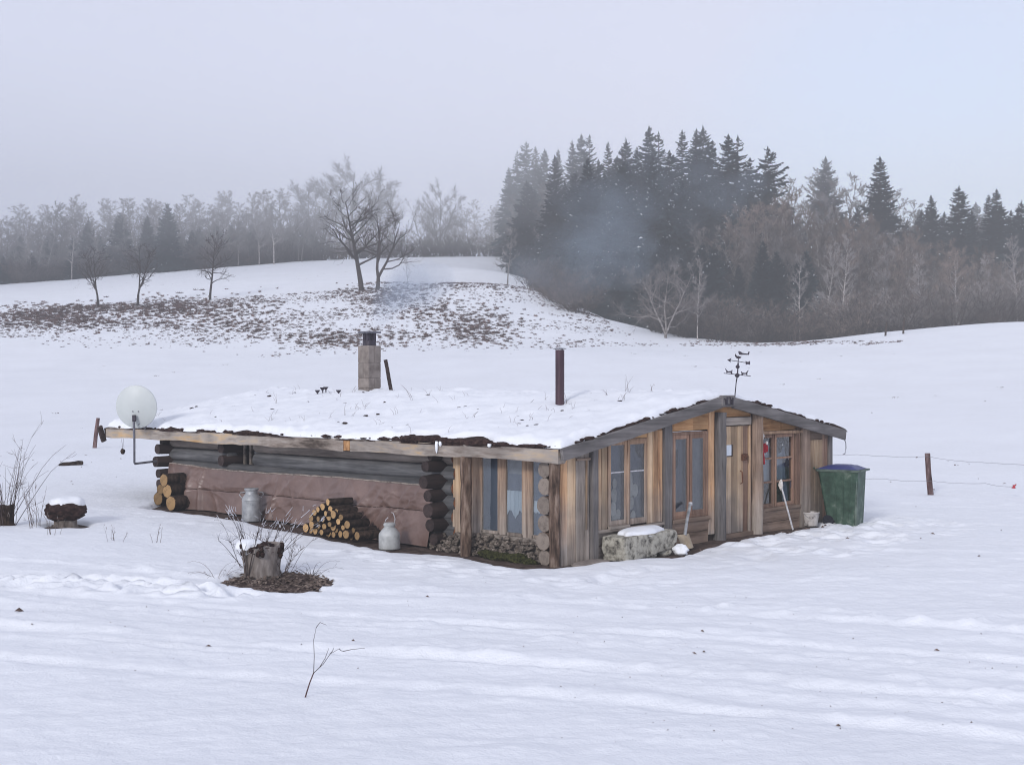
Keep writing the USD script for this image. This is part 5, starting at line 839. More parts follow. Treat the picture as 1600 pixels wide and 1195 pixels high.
p = g(112, 729); t = thing('fallen_log', 'dark half buried log lying in the snow above the left planter', 'log', p, 25); m = MB(); rough_log(m, (-.30, 0, .03), (.28, .12, .09), .075, np.random.default_rng(3), 12, 7, .15, .6); obj('trunk', m, 'bark', t, 50); obj('snow_cap', snow_cap(.5, .2, .06, .09, 3, .05, .12), 'snow', t, True)
# scraps blown over the snow
m = MB(); r_ = np.random.default_rng(101)
def scrap(x, y, s): 
    a = r_.uniform(0, 6.28); c = np.array([x, y, float(gz(x, y)) + .006]); u = np.array([math.cos(a), math.sin(a), .1]) * s; v = np.array([-math.sin(a), math.cos(a), 0]) * s * r_.uniform(.25, .6); m.add([c - u, c + v, c + u, c - v, c + [0, 0, s * r_.uniform(.3, .8)]], [[0, 1, 4], [1, 2, 4], [2, 3, 4], [3, 0, 4]])
for px, py, s in [(1324, 842, .035), (30, 960, .05), (50, 980, .02), (1518, 1140, .02), (668, 940, .025), (326, 1016, .03), (1369, 1101, .012), (1085, 1027, .03), (1100, 1025, .022), (1310, 1142, .02)]: q = g(px, py); scrap(q[0], q[1], s)
for k in range(90): q = g(r_.uniform(850, 1600), r_.uniform(925, 1170)); scrap(q[0], q[1], r_.uniform(.004, .011))
for k in range(40): q = g(r_.uniform(0, 850), r_.uniform(905, 1060)); scrap(q[0], q[1], r_.uniform(.004, .011))
for k in range(60): q = W(r_.uniform(2.4, 6.6), r_.uniform(-.6, -.05)); scrap(q[0], q[1], r_.uniform(.02, .05))
for k in range(110): q = g(r_.uniform(0, 1600), r_.uniform(640, 780)); scrap(q[0], q[1], r_.uniform(.015, .05))
tag(obj('scraps', m, 'dry_stalk'), 'dark bits of bark and straw scattered over the snow', 'debris', kind='stuff')

# ------------------------------------------------------------------ trees
def bare_tree(rng, H, r0, spread, crown0, nlimb, nbr, ntw, up=.35, wig=.18, fork=0, fine=1.0, twr=.012, lean=.0, tw2=2):
    """A leafless tree: trunk and limbs (thick segments) and branches with twigs (fine segments)."""
    S0, S1 = [[], [], [], []], [[], [], [], []]
    def path(p, d, L, r, n, taper, up_, wig_, k):
        out = [(p, d, r)]
        for i in range(n):
            d = unit(d + rng.normal(0, wig_, 3) + np.array([0, 0, up_ / n])); e = p + d * L / n; q = r * (1 - taper / n * (i + 1) if False else (1 - taper * (i + 1) / n) / max(1e-6, 1 - taper * i / n))
            S = S0 if k else S1; S[0].append(p); S[1].append(e); S[2].append(r); S[3].append(q); p, r = e, q; out.append((p, d, r))
        return out
    def pick(pa, t): i = min(int(t * (len(pa) - 1)), len(pa) - 2); f = t * (len(pa) - 1) - i; return pa[i][0] + (pa[i + 1][0] - pa[i][0]) * f, pa[i + 1][1], pa[i][2]
    trunks = []
    d0 = unit([lean, rng.normal(0, .03), 1])
    if fork:
        base = path(np.zeros(3), d0, H * crown0 * .7, r0, 3, .2, .2, .05, 1)
        for k in range(fork):
            a = k * 2 * math.pi / fork + rng.uniform(0, 1); trunks.append(path(base[-1][0], unit([math.cos(a) * .38, math.sin(a) * .38, 1]), H * (1 - crown0 * .7) * rng.uniform(.8, 1), r0 * .7, 7, .9, .3, wig * .5, 1))
    else: trunks.append(path(np.zeros(3), d0, H, r0, 9, .93, .1, wig * .22, 1))
    for tr in trunks:
        for k in range(max(3, nlimb // len(trunks))):
            t = (crown0 if not fork else .12) + (1 - (crown0 if not fork else .12)) * ((k + rng.uniform(0, 1)) / max(3, nlimb // len(trunks))) ** .9; t = min(t, .985); p, d, r = pick(tr, t); a = rng.uniform(0, 2 * math.pi); rem = (1 - t) ** .6
            out = np.array([math.cos(a), math.sin(a), 0]); L = spread * (.35 + .65 * rem) * rng.uniform(.75, 1.1); el = rng.uniform(.15, .6) + .5 * t
            lb = path(p, unit(out + [0, 0, el]), L, min(r * .62, r0 * .42), 5, .85, up, wig, 1)
            for _ in range(nbr):
                t2 = rng.uniform(.25, 1.0); p2, d2, r2 = pick(lb, min(t2, .99)); bd = unit(d2 + rng.normal(0, .55, 3) + [0, 0, .15]); L2 = L * rng.uniform(.25, .5) * (1.15 - .5 * t2); b2 = path(p2, bd, L2, max(r2 * .5, twr * 1.6), 3, .6, up * .6, wig * 1.1, 0)
                for _ in range(ntw):
                    t3 = rng.uniform(.2, 1.0); p3, d3, _r = pick(b2, min(t3, .99)); L3 = L2 * rng.uniform(.25, .6) * fine; q3 = path(p3, unit(d3 + rng.normal(0, .5, 3)), L3, twr, 2, .5, up * .6, wig, 0)
                    for _ in range(tw2): p4, d4, _r = pick(q3, rng.uniform(.2, .99)); path(p4, unit(d4 + rng.normal(0, .55, 3)), L3 * rng.uniform(.35, .7), twr * .7, 1, .5, .1, wig, 0)
    return [np.array(x) for x in S0], [np.array(x) for x in S1]
def tree_kind(name, seed, trunk_m, twig_m, extra=None, **kw):
    c = kind_of(name); a, b = bare_tree(np.random.default_rng(seed), **kw); obj('trunk', prisms(*a, 5), trunk_m, c, True); obj('crown', prisms(*b, 3), twig_m, c)
    return c
def spruce_kind(name, seed, H=24.0, R=3.4, mt='spruce_needles', snow=42, bare=.06, dens=1.0, trunk='bark_brown', ragged=.25):
    """A spruce: tapered trunk, whorls of drooping boughs fringed with hanging shoots, a little snow on the boughs."""
    rng = np.random.default_rng(seed); c = kind_of(name); m = MB(); n = 12; zs = np.linspace(0, H * .99, n); m.tube([(rng.normal(0, .02), rng.normal(0, .02), z) for z in zs], [.02 + .26 * (1 - q) for q in np.linspace(0, 1, n)], 7); obj('trunk', m, trunk, c, True)
    V, Fc, nv = [], [], 0; SV = MB(); boughs = []; z = H * bare
    while z < H * .985:
        q = (z - H * bare) / (H * (1 - bare)); Rz = R * ((1 - q) ** .72) * (1.0 if q > .12 else .65 + 2.9 * q) + .10; nb = int((7 + 4 * (1 - q)) * dens); a0 = rng.uniform(0, 6.28)
        for k in range(nb):
            a = a0 + 2 * math.pi * k / nb + rng.normal(0, .35); L = Rz * rng.uniform(1 - ragged * 1.3, 1 + ragged * .6); ca, sa = math.cos(a), math.sin(a); drop = .60 - .75 * q + rng.normal(0, .14); boughs.append((z + rng.normal(0, .32) * (1 - .6 * q), L * (1 if rng.uniform() > .07 else 1.22), ca, sa, drop))
        z += (.30 + .30 * (1 - q)) * H / 24 * rng.uniform(.8, 1.2)
    for (z, L, ca, sa, drop) in boughs:
        S = 6; t = np.linspace(0, 1, S + 1); r = t * L; h = z - drop * r * (.6 + .6 * t) + .22 * L * t ** 3; w = (.10 + .20 * L) * np.sin(np.pi * np.clip(t * .86 + .10, 0, 1)) ** .8
        ctr = np.stack([r * ca, r * sa, h], 1); side = np.array([-sa, ca, 0.0]); lft = ctr + side * w[:, None] - [0, 0, 1] * (w * .55)[:, None]; rgt = ctr - side * w[:, None] - [0, 0, 1] * (w * .55)[:, None]
        for i in range(S):                                   # toothed fringe: shoots out to each side, one long hanging tip each
            for e, s in ((lft, 1), (rgt, -1)):
                tipp = e[i + 1] + side * s * w[i + 1] * rng.uniform(-.1, .7) + np.array([ca, sa, 0]) * L * rng.uniform(-.02, .13) - [0, 0, rng.uniform(.02, .16) * L]
                V += [ctr[i], ctr[i + 1], tipp, ctr[i] * .45 + e[i] * .55]; Fc += [[nv, nv + 1, nv + 2], [nv, nv + 2, nv + 3]]; nv += 4
        tip = ctr[-1] + np.array([ca, sa, .1]) * L * .10; V += [ctr[-2] + side * w[-2] * .6, ctr[-2] - side * w[-2] * .6, tip]; Fc += [[nv, nv + 1, nv + 2]]; nv += 3
    for k in range(14): a = rng.uniform(0, 6.28); z = H * rng.uniform(.96, .995); V += [[0, 0, z + .45], [.16 * math.cos(a), .16 * math.sin(a), z - .1], [.16 * math.cos(a + 1), .16 * math.sin(a + 1), z - .1]]; Fc += [[nv, nv + 1, nv + 2]]; nv += 3
    obj('crown', (np.array(V), np.array(Fc)), mt, c)
    for k in rng.choice(len(boughs), min(snow, len(boughs)), replace=False):
        z, L, ca, sa, drop = boughs[k]; t0 = rng.uniform(.5, .9); p = []
        for t in (t0 - .10 * rng.uniform(.5, 1.3), t0, t0 + .09): p.append([t * L * ca, t * L * sa, z - drop * t * L * (.6 + .6 * t) + .22 * L * t ** 3 + .08])
        p = np.array(p); s = np.array([-sa, ca, -.3]) * rng.uniform(.08, .22); SV.add([p[0], p[1] + s, p[2], p[1] - s, p[1] + [0, 0, .16]], [[0, 1, 4], [1, 2, 4], [2, 3, 4], [3, 0, 4]])
    if snow: tag(obj('snow_flecks', SV, 'snow_roof', c), kind='stuff')
    return c
SPR = [spruce_kind('spruce_kind_a', 1, 24, 3.5), spruce_kind('spruce_kind_b', 2, 24, 3.0, ragged=.35), spruce_kind('spruce_kind_c', 3, 24, 4.0, ragged=.3), spruce_kind('spruce_kind_d', 4, 24, 2.7, ragged=.4, dens=.85), spruce_kind('spruce_kind_e', 5, 24, 4.3, ragged=.6, dens=.7, bare=.12), spruce_kind('spruce_kind_f', 6, 24, 3.4, ragged=.7, dens=.62, bare=.1)]
FIR = [spruce_kind('fir_kind_a', 11, 14, 3.0, snow=24, bare=.03, ragged=.3), spruce_kind('fir_kind_b', 12, 14, 3.6, snow=40, bare=.02)]
SPP = [spruce_kind('pale_spruce_kind', 21, 24, 4.2, 'spruce_needles_fogged', 30, ragged=.5)]
BIR = [tree_kind('birch_kind_' + 'abcd'[k], 31 + k, 'birch_bark' if k < 2 else 'bark_frosted', 'twig_frosted' if k < 3 else 'twig_grey', H=15, r0=.15, spread=3.0, crown0=.26, nlimb=34, nbr=8, ntw=6, up=.45, wig=.15, twr=.013, tw2=3, lean=.03 * (k - 1)) for k in range(4)]
BEE = [tree_kind('beech_kind_' + 'ab'[k], 41 + k, 'bark_brown', 'twig_grey', H=17, r0=.34, spread=7.4, crown0=.20, nlimb=36, nbr=13, ntw=7, up=.38, wig=.15, fork=3, twr=.014, tw2=3) for k in range(2)]
THK = [tree_kind('thicket_kind_' + 'abcd'[k], 51 + k, ['bark_brown', 'birch_bark', 'bark_frosted', 'bark_frosted'][k], ['twig_brown', 'twig_brown', 'twig_grey', 'twig_brown'][k], H=12, r0=.11, spread=3.0, crown0=.10, nlimb=34, nbr=8, ntw=6, up=.6, wig=.16, fork=[0, 2, 3, 2][k], twr=.012, tw2=3) for k in range(4)]
ORC = [tree_kind('orchard_kind_' + 'abcd'[k], 61 + k, 'bark_brown', 'twig_dark', H=[8, 7.5, 7, 7][k], r0=[.24, .20, .15, .15][k], spread=[4.9, 4.3, 3.0, 3.2][k], crown0=[.26, .24, .3, .28][k], nlimb=[20, 18, 18, 24][k], nbr=8, ntw=4, up=.36, wig=.22, fork=[0, 2, 2, 0][k], twr=.008, tw2=2, lean=[-.02, .24, .06, .04][k]) for k in range(4)]
BRD = tree_kind('broad_kind', 71, 'bark_frosted', 'twig_grey', H=9.5, r0=.20, spread=6.0, crown0=.10, nlimb=34, nbr=9, ntw=6, up=.4, wig=.2, fork=3, twr=.009, tw2=3)
YNG = tree_kind('young_kind', 73, 'bark_frosted', 'twig_frosted', H=6, r0=.07, spread=1.7, crown0=.2, nlimb=18, nbr=4, ntw=3, up=.9, wig=.12, twr=.010)
BSH = []
for k in range(3):
    c = kind_of('bush_kind_' + 'abc'[k]); a, b = stems(np.random.default_rng(81 + k), 46, .9, 3.2, .022, .10, 2.0, .5); obj('stem', prisms(*a, 3), 'bark_brown', c); obj('crown', prisms(b[0], b[1], np.full(len(b[0]), .014), np.full(len(b[0]), .008), 3), ['twig_brown', 'twig_grey', 'twig_brown'][k], c); BSH.append(c)
tr_ = np.random.default_rng(200)
HK = {}
for lst, h in ((SPR, 24), (SPP, 24), (FIR, 14), (BIR, 15), (BEE, 17), (THK, 12), (ORC, 7.5), ([BRD], 9.5), ([YNG], 6), (BSH, 3.0)):
    for c in lst: HK[str(c.GetPath())] = h
def plant(cls, name, label, cat, px, Y, top=None, h=None, group=None, rot=None, sink=.2, wide=1.0):
    X = (px - CX) / F * Y; z = float(gz(X, Y)) - sink
    if h is None: h = EYE - (top - CY) / F * Y - z
    s = max(h, .5) / HK[str(cls.GetPath())]; return copy_of(cls, name, label, cat, (X, Y, z), tr_.uniform(0, 360) if rot is None else rot, (s * wide, s * wide, s), group)
R1 = lambda L: L[int(tr_.integers(len(L)))]
# the spruce stand on the right: skyline trees first, then the fill below them
sky = [(795, 262, 200), (808, 236, 200), (822, 222, 196), (837, 230, 192), (851, 233, 186), (872, 235, 182), (894, 221, 174), (908, 211, 172), (921, 212, 166), (935, 250, 160), (950, 224, 160), (964, 245, 158), (978, 218, 156), (995, 232, 152), (1014, 199, 152), (1029, 208, 156), (1046, 236, 148), (1066, 206, 152), (1088, 204, 150), (1098, 199, 152), (1113, 222, 148), (1138, 211, 146), (1153, 214, 148), (1172, 248, 144), (1200, 230, 142)]
ORD = 'first second third fourth fifth sixth seventh eighth ninth tenth eleventh twelfth thirteenth fourteenth fifteenth sixteenth seventeenth eighteenth nineteenth twentieth twenty-first twenty-second twenty-third twenty-fourth twenty-fifth'.split()
for k, (px, top, Y) in enumerate(sky):
    lb = {1014: 'tallest spruce in the middle of the dark stand on the right', 1200: 'lone pointed spruce at the right end of the dark stand', 822: 'tall spruce at the left edge of the dark stand, rising over the snow field'}.get(px, ORD[k] + ' tall spruce from the left along the skyline of the right-hand stand')
    plant(SPR[(k * 5 + k // 6) % 6], 'spruce_tree', lb, 'spruce', px, Y, top=top, group='tall spruces on the skyline of the right stand', sink=.6, wide=tr_.uniform(1.05, 1.5))
for k in range(70):
    px = 795 + 480 * (k + tr_.uniform(0, 1)) / 70; Y = np.interp(px, [795, 900, 1000, 1280], [188, 150, 132, 128]) + tr_.uniform(-4, 14); top = np.interp(px, [795, 870, 1000, 1150, 1280], [262, 245, 245, 270, 350]) + tr_.uniform(-8, 90)
    plant(SPR[int(tr_.integers(6))], 'spruce_tree', 'dark spruce inside the dense stand on the right', 'spruce', px, Y, top=top, group='spruces filling the right stand', sink=.6, wide=tr_.uniform(1.0, 1.7))
for k in range(26):
    px = 862 + 400 * (k + tr_.uniform(0, 1)) / 26; Y = np.interp(px, [862, 1000, 1260], [136, 119, 114]) + tr_.uniform(-2, 6); top = np.interp(px, [862, 950, 1100, 1260], [385, 370, 370, 395]) + tr_.uniform(-8, 45)
    plant(FIR[int(tr_.integers(2))], 'spruce_tree', 'low dark spruce at the foot of the stand on the right', 'spruce', px, Y, top=top, group='low spruces at the foot of the right stand', sink=.5)
for px, top, Y, lb, c in [(1375, 246, 145, 'tall ragged spruce standing clear above the brown thicket', 0), (1340, 322, 140, 'short spruce left of the tall ragged one above the thicket', 1), (1455, 307, 150, 'dark spruce at the left of the group at far right', 1), (1440, 328, 152, 'small spruce at the left foot of the group at far right', 3), (1498, 291, 148, 'tallest spruce of the group at far right, with spreading boughs', 2), (1518, 330, 152, 'lower spruce right of the tallest one at far right', 1), (1545, 305, 148, 'left one of the close pair of spruces at far right', 3), (1557, 296, 150, 'right one of the close pair of spruces at far right', 0), (1580, 330, 146, 'spruce right of the close pair at far right', 1), (1596, 314, 148, 'spruce cut by the right edge of the picture', 2), (1620, 310, 148, 'outermost spruce beyond the right edge', 0)]:
    plant(SPR[c], 'spruce_tree', lb, 'spruce', px, Y, top=top, sink=.5, wide=1.45)
for k in range(30):
    px = 1290 + 350 * (k + tr_.uniform(0, 1)) / 30; top = np.interp(px, [1290, 1340, 1400, 1450, 1640], [335, 318, 325, 318, 312]) + tr_.uniform(-4, 55)
    plant(SPR[int(tr_.integers(6))], 'spruce_tree', 'hazy spruce packed behind the brown thicket on the right', 'spruce', px, 152 + tr_.uniform(0, 22), top=top, group='spruces packed behind the right thicket', sink=.6, wide=tr_.uniform(1.2, 1.8))
for k in range(18):
    px = 1395 + 245 * (k + tr_.uniform(0, 1)) / 18; plant(SPR[int(tr_.integers(6))], 'spruce_tree', 'tall hazy spruce at the back of the far right group', 'spruce', px, 170 + tr_.uniform(0, 14), top=np.interp(px, [1395, 1450, 1640], [345, 322, 310]) + tr_.uniform(-4, 34), group='hazy spruces behind the far right group', sink=.6, wide=tr_.uniform(1.2, 1.7))
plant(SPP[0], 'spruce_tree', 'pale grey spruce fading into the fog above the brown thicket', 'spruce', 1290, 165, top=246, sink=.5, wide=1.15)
for px, top, Y in [(1225, 262, 165), (1262, 270, 170), (1318, 262, 172), (1415, 300, 170), (1420, 318, 165), (1255, 300, 150), (1238, 290, 155), (1215, 285, 150), (1275, 290, 160), (1305, 280, 158), (1330, 300, 156), (1350, 295, 160), (1395, 310, 158), (1405, 335, 150), (1430, 345, 150), (1470, 340, 155), (1530, 345, 158), (1575, 350, 155), (1480, 360, 150), (1360, 330, 150)]: plant(BIR[int(tr_.integers(2, 4))], 'bare_tree', 'pale bare tree rising between the spruces over the thicket', 'tree', px, Y, top=top, group='pale bare trees between the right-hand spruces', wide=1.1)
for k in range(170):
    px = 1130 + 500 * (k + tr_.uniform(0, 1)) / 170; Y = np.interp(px, [1130, 1300, 1620], [124, 118, 116]) + tr_.uniform(-4, 22); top = np.interp(px, [1130, 1200, 1300, 1420, 1500, 1620], [350, 318, 330, 372, 398, 402]) + tr_.uniform(-18, 75)
    plant(THK[int(tr_.integers(4))], 'bare_tree', 'bare brown tree in the thicket on the right', 'tree', px, Y, top=top, group='bare trees of the right thicket', wide=tr_.uniform(.9, 1.3))
for px, top, Y, lb, c in [(1590, 372, 104, 'frosted pale birch with level branches at the right edge of the thicket', 0), (1315, 372, 108, 'slim pale birch in front of the thicket, left one', 1), (1292, 385, 109, 'slender pale trunk before the dark foot of the spruces', 0), (1378, 370, 107, 'frosted tree with a crooked pale limb in the thicket', 2), (1440, 400, 108, 'pale twiggy tree in the thicket under the far right spruces', 1), (1250, 402, 112, 'thin leafless sapling before the dark spruces', 1), (1530, 400, 106, 'pale bare tree left of the frosted edge birch', 2)]:
    plant(BIR[c], 'birch_tree', lb, 'birch', px, Y, top=top, wide=1.0)
plant(BRD, 'bare_tree', 'broad frosted bare tree spreading in front of the dark spruces', 'tree', 1040, 103, top=408, wide=1.05, rot=20)
plant(BIR[1], 'birch_tree', 'slim pale birch right of the broad frosted tree', 'birch', 1090, 104, top=408, wide=.9)
plant(BIR[0], 'birch_tree', 'pale birch against the spruces at the left edge of the stand', 'birch', 857, 165, top=286, wide=.9); plant(BIR[1], 'birch_tree', 'slim birch at the outer left edge of the spruce stand', 'birch', 806, 180, top=308, wide=.8)
plant(YNG, 'young_tree', 'small frosted young tree alone on the terrace edge', 'tree', 793, 126, top=358, wide=1.2); plant(YNG, 'young_tree', 'thin leaning sapling right of the forked orchard trees', 'tree', 637, 122, top=395, wide=.7)
for k in range(46):
    px = [836, 848, 860, 872, 890, 905][k] if k < 6 else tr_.uniform(1010, 1640); Y = [129, 127, 124, 120, 117, 113][k] if k < 6 else np.interp(px, [1000, 1200, 1400, 1640], [106, 101, 101, 101]) + tr_.uniform(0, 7)
    plant(BSH[int(tr_.integers(3))], 'bush', 'low bare bush along the foot of the wood', 'bush', px, Y, h=(3.6 if k < 6 else tr_.uniform(1.6, 4.2)), group='bushes along the foot of the wood', wide=tr_.uniform(1.0, 1.6))
# orchard trees on the terrace edge
for px, Y, top, c, rot, lb in [(565, 121, 322, 0, 40, 'large dark bare fruit tree on the terrace edge above the chimney'), (589, 121, 326, 1, 0, 'forked dark bare fruit tree right beside the largest one'), (328, 118, 366, 3, 10, 'round-crowned bare fruit tree on the left terrace edge'), (214, 116, 372, 2, 80, 'bare fruit tree with two trunks on the left terrace edge'), (155, 116, 380, 2, 250, 'leftmost slanting bare fruit tree on the terrace edge')]:
    plant(ORC[c], 'fruit_tree', lb, 'fruit tree', px, Y, top=top, rot=rot, wide=1.05)
# the wood behind the upper field on the left
for px, top, lb, c in [(262, 318, 'tall pointed fir standing out in the left wood', 0), (230, 338, 'smaller fir left of the tall pointed one in the left wood', 0), (188, 333, 'hazy fir in the middle of the left wood', 1), (80, 362, 'dark fir low at the left end of the wood', 1), (138, 345, 'broad fir between birches in the left wood', 1), (20, 392, 'low dark fir at the far left edge', 1), (50, 395, 'second low dark fir near the far left edge', 1), (115, 370, 'low fir beside the broad one in the left wood', 0), (300, 360, 'fir half hidden right of the tall pointed one', 1), (5, 400, 'fir cut by the left edge of the picture', 1), (160, 385, 'low dark fir behind the leftmost fruit tree', 1)]:
    plant(FIR[c], 'fir_tree', lb, 'fir', px, 192 + tr_.uniform(0, 6), top=top, wide=1.15, sink=.4)
for k in range(225):
    px = -140 + 640 * (k + tr_.uniform(0, 1)) / 225; top = np.interp(px, [-30, 30, 110, 160, 250, 330, 430, 490], [366, 328, 318, 316, 322, 312, 298, 292]) + tr_.uniform(-8, 62)
    plant(BIR[int(tr_.integers(4))], 'birch_tree', 'frosted birch in the hazy wood on the left', 'birch', px, 196 + tr_.uniform(-2, 34), top=top, group='birches of the left wood', wide=tr_.uniform(1.1, 1.7))
for px, top, lb in [(428, 302, 'white-stemmed birch at the right end of the left wood'), (48, 350, 'pale birch at the far left of the wood'), (405, 318, 'slim white birch leaning beside the white-stemmed one'), (112, 345, 'white birch with forked stem in the left wood')]: plant(BIR[0], 'birch_tree', lb, 'birch', px, 192, top=top, wide=1.0)
for k in range(44):
    px = -20 + 520 * (k + tr_.uniform(0, 1)) / 44; plant(FIR[int(tr_.integers(2))], 'fir_tree', 'low dark fir in the undergrowth of the left wood', 'fir', px, 198 + tr_.uniform(0, 12), h=tr_.uniform(3, 7.5), group='low firs of the left wood', wide=1.3)
for px, top, Y, c, lb in [(552, 262, 212, 0, 'huge round-crowned bare beech looming in the haze'), (500, 276, 216, 1, 'broad bare beech left of the huge round one'), (590, 285, 222, 1, 'bare beech half hidden right of the huge round one'), (688, 292, 214, 0, 'bare beech standing apart right of the beech group'), (662, 318, 225, 1, 'fainter beech left of the one standing apart'), (712, 335, 228, 1, 'faint small beech right of the one standing apart')]:
    plant(BEE[c], 'beech_tree', lb, 'beech', px, Y, top=top, wide=1.2 if px in (552, 500) else .85)
for k in range(60):
    px = 450 + 345 * (k + tr_.uniform(0, 1)) / 60; top = np.interp(px, [460, 520, 640, 700, 740, 790], [345, 355, 370, 350, 322, 318]) + tr_.uniform(-5, 35)
    plant(BIR[int(tr_.integers(1, 4))], 'bare_tree', 'faint bare tree far back in the haze of the middle wood', 'tree', px, 222 + tr_.uniform(0, 30), top=top, group='faint trees of the middle wood', wide=tr_.uniform(1.3, 1.9))
for k in range(70):
    px = -20 + 830 * (k + tr_.uniform(0, 1)) / 70; plant(BSH[int(tr_.integers(1, 3))], 'bush', 'low grey bush under the left wood along the field edge', 'bush', px, np.interp(px, [0, 850], [190, 204]) + tr_.uniform(0, 6), h=tr_.uniform(2.0, 5.0), group='bushes under the left wood', wide=1.5)
# winter grass: tussocks on the slope, bracken in patches, sparse tufts on the field
def tuft_mesh(seed, n, h, w):
    r_ = np.random.default_rng(seed); V, Fc = [], []
    for k in range(n):
        a = r_.uniform(0, 6.28); r = r_.uniform(0, w * .6); p = np.array([r * math.cos(a), r * math.sin(a), -.05]); b = a + r_.normal(0, .8); e = p + np.array([math.cos(b) * w * r_.uniform(.3, 1), math.sin(b) * w * r_.uniform(.3, 1), h * r_.uniform(.5, 1.1)]); s = np.array([-math.sin(b), math.cos(b), 0]) * w * .16; i = len(V); V += [p - s, p + s, e]; Fc.append([i, i + 1, i + 2])
    return np.array(V), np.array(Fc)
def scatter(name, label, P, kinds, seed, smin, smax):
    r_ = np.random.default_rng(seed); pi = UsdGeom.PointInstancer.Define(stage, '/World/' + name); pr = pi.CreatePrototypesRel(); Pr = stage.DefinePrim(f'/World/{name}/kinds', 'Xform')
    for k, (m, mt_) in enumerate(kinds): pr.AddTarget(obj(f'tuft_{k + 1:03d}', m, mt_, Pr).GetPath())
    n = len(P); pi.CreatePositionsAttr(Vt.Vec3fArray.FromNumpy(np.asarray(P, np.float32))); pi.CreateProtoIndicesAttr(Vt.IntArray.FromNumpy(r_.integers(0, len(kinds), n).astype(np.int32)))
    q = r_.uniform(0, math.pi, n); pi.CreateOrientationsAttr(Vt.QuathArray([Gf.Quath(float(math.cos(a)), 0, 0, float(math.sin(a))) for a in q])); s = r_.uniform(smin, smax, n)[:, None] * np.ones(3); s[:, 2] *= r_.uniform(.7, 1.3, n); pi.CreateScalesAttr(Vt.Vec3fArray.FromNumpy(s.astype(np.float32)))
    return tag(pi.GetPrim(), label, name.replace('_', ' ').split()[-1], kind='stuff')
r_ = np.random.default_rng(300); q = np.stack([r_.uniform(-62, 30, 110000), r_.uniform(88, 134, 110000)], 1); zz = gz(q[:, 0], q[:, 1]); ppx = CX + q[:, 0] / q[:, 1] * F; ppy = CY + (EYE - zz) / q[:, 1] * F
top_ = np.interp(ppx, [-200, 0, 155, 330, 450, 565, 640, 790, 850, 920, 1000], [505, 490, 478, 469, 461, 453, 447, 439, 440, 487, 533]); bot_ = np.interp(ppx, [-200, 0, 300, 420, 600, 800, 1000], [545, 538, 545, 556, 545, 540, 541])
f_ = (ppy - top_) / np.maximum(bot_ - top_, 5); cl = meshkit.fbm(np.stack([q[:, 0] * .16, q[:, 1] * .25, q[:, 0] * 0], -1), 4, 5); pr_ = np.where((f_ > -.02) & (f_ < 1.05), np.clip((cl - .30) * 2.2, .02, .8) * np.interp(f_, [0, .08, .6, 1.05], [1.4, 1.0, .75, .08]), 0)
pr_ = pr_ * np.interp(ppx, [-100, 60, 450, 850, 1000], [.9, 1, .8, .75, .9]); keep = r_.uniform(0, 1, len(q)) < pr_ * .85; P = np.column_stack([q, zz])[keep]
T3 = [(tuft_mesh(1, 26, .20, .26), 'tussock_brown'), (tuft_mesh(2, 18, .15, .22), 'tussock_brown'), (tuft_mesh(3, 34, .24, .34), 'tussock_brown'), (tuft_mesh(4, 14, .12, .28), 'bracken_red')]
scatter('grass_tussocks', 'brown grass tussocks poking through snow on the slope below the fruit trees', P, T3, 1, .16, .62)
pat = np.zeros(len(q))
for px, py, rx, ry, a in [(120, 498, 100, 12, .9), (300, 487, 75, 16, 1), (390, 500, 60, 18, .6), (600, 464, 45, 14, 1), (520, 525, 60, 9, .9), (545, 535, 60, 7, .8), (730, 505, 65, 18, .8), (755, 520, 40, 14, .9), (690, 480, 60, 16, .5), (620, 523, 30, 8, .6), (200, 482, 100, 6, .9), (60, 490, 60, 8, .8)]: pat += a * np.exp(-((ppx - px) / rx) ** 2 - ((ppy - py) / ry) ** 2)
keep = r_.uniform(0, 1, len(q)) < pat * .30; P = np.column_stack([q, zz])[keep]
scatter('dead_bracken', 'patches of reddish dead bracken on the slope below the fruit trees', P, [(tuft_mesh(5, 40, .26, .42), 'bracken_red'), (tuft_mesh(6, 30, .36, .34), 'bracken_red'), (tuft_mesh(7, 30, .24, .5), 'tussock_brown')], 2, .2, .7)
q = np.stack([r_.uniform(-60, 60, 2600), r_.uniform(34, 185, 2600) ], 1); zz = gz(q[:, 0], q[:, 1]); keep = r_.uniform(0, 1, len(q)) < np.clip(meshkit.fbm(np.stack([q[:, 0] * .08, q[:, 1] * .1, q[:, 0] * 0], -1), 3, 9) - .32, 0, 1) * 1.3
scatter('grass_tufts', 'sparse dark grass tufts showing through the snow of the fields', np.column_stack([q, zz])[keep], [(tuft_mesh(8, 9, .08, .14), 'turf'), (tuft_mesh(9, 14, .10, .22), 'tussock_brown')], 3, .4, 1.0)

# ------------------------------------------------------------------ air
m = MB(); m.box(-185, 185, -25, 340, -3, 47, 0); tag(obj('haze', m, 'haze_air'), 'thin winter haze over the whole valley', 'haze', kind='stuff')
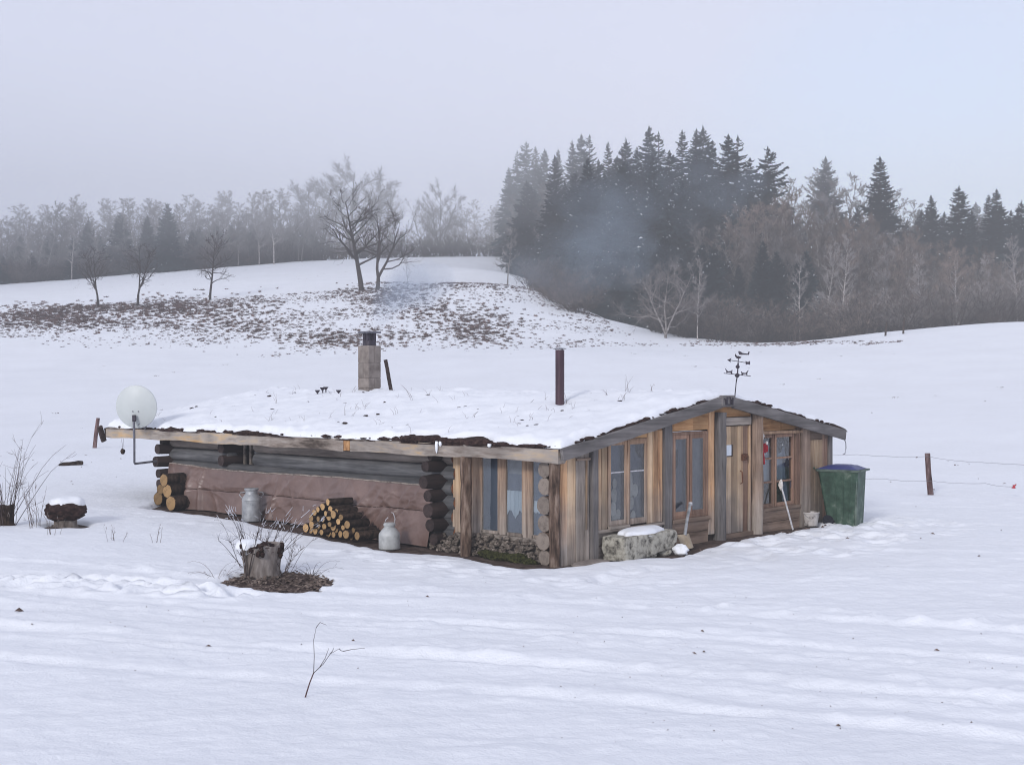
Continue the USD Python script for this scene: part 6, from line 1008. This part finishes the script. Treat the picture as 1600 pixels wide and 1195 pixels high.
# the low fog that swallows the tree tops: a closed layer, its underside rolling and sinking towards the far slope
fx, fy = np.linspace(-140, 130, 60), np.linspace(98, 262, 50); FX, FY = np.meshgrid(fx, fy, indexing='ij')
az = FX / FY; zl = np.interp(FY, [95, 130, 160, 200, 260, 372], [42, 33, 25, 21.5, 20, 20]) + np.interp(az, [-.4, -.1, .0, .12, .25, .4], [-1.5, 0, -.5, -.5, -1.5, -4]) + fbm2(FX, FY, .03, 3, 88) * 9
zl = np.minimum(zl, 43.5); n = len(fy); i, j = np.meshgrid(np.arange(len(fx) - 1), np.arange(n - 1), indexing='ij'); k = (i * n + j).ravel(); N = FX.size
lo = np.stack([FX, FY, zl], -1).reshape(-1, 3); hi = np.stack([FX, FY, zl * 0 + 44.5], -1).reshape(-1, 3); q = np.stack([k, k + n, k + n + 1, k + 1], 1); t3 = lambda a: np.vstack([a[:, [0, 1, 2]], a[:, [0, 2, 3]]])
ring = [a * n for a in range(len(fx))] + [(len(fx) - 1) * n + b for b in range(1, n)] + [a * n + n - 1 for a in range(len(fx) - 2, -1, -1)] + [b for b in range(n - 2, 0, -1)]
side = [[a, b, b + N, a + N] for a, b in zip(ring, ring[1:] + ring[:1])]
tag(obj('low_fog', (np.vstack([lo, hi]), np.vstack([t3(q[:, ::-1]), t3(q + N), t3(np.array(side))])), 'fog_air'), 'low fog hanging in the tree tops of the far slope', 'fog', kind='stuff')
# smoke from the block chimney, drifting to the right and thinning out before the spruces: overlapping puffs
mat('smoke_air', {'v': ('principled_volume', {'color': (.66, .82, 1.0), 'density': .012, 'anisotropy': .0})}, surface=None, volume='v.volume')
mat('smoke_thin', {'v': ('principled_volume', {'color': (.62, .72, .88), 'density': .30, 'anisotropy': .0})}, surface=None, volume='v.volume')
sm_ = thing('smoke', 'thin blue smoke drifting from the block chimney across to the spruces', 'smoke', (0, 0, 0)); tag(sm_, kind='stuff')
r_ = np.random.default_rng(404)
def puff(p, rad, seed, mt):
    m = trimesh.creation.icosphere(4, 1.0); v = m.vertices; k = .55 + .95 * meshkit.fbm(v * 1.3 + seed * 5.1, 4, seed); obj('puff', (np.asarray(p) + v * k[:, None] * np.asarray(rad), m.faces), mt, sm_, True)
top_c = W(3.88, 8.53, zt + .3)
for k, (px, py, Y, r) in enumerate([(592, 505, 26.2, .12), (596, 496, 26.6, .17), (602, 486, 27.2, .24), (610, 474, 28.2, .32), (621, 462, 30, .42), (637, 452, 32.5, .55), (660, 446, 36, .7)]): puff(at(px, py, Y), (r * 1.25, r, r), k + 1, 'smoke_thin')
way = np.array([(700, 448, 45), (790, 436, 68), (865, 428, 90), (915, 408, 100), (945, 375, 103), (962, 345, 105), (1000, 322, 108), (1060, 305, 110), (1120, 286, 112), (1175, 270, 112)], float); wt = np.sort(r_.uniform(1.1, 9, 42))
for k, t_ in enumerate(wt):
    px, py, Y = [np.interp(t_, np.arange(10), way[:, c]) for c in range(3)]; w = np.interp(t_, [0, 2, 4, 6, 9], [.5, 1.6, 2.3, 2.4, 1.6]); puff(at(px + r_.normal(0, 9 + w * 6), py + r_.normal(0, 8 + w * 11), Y), (w * r_.uniform(.7, 1.5), 2.0, w * r_.uniform(.5, 1.0)), 20 + k, 'smoke_air')
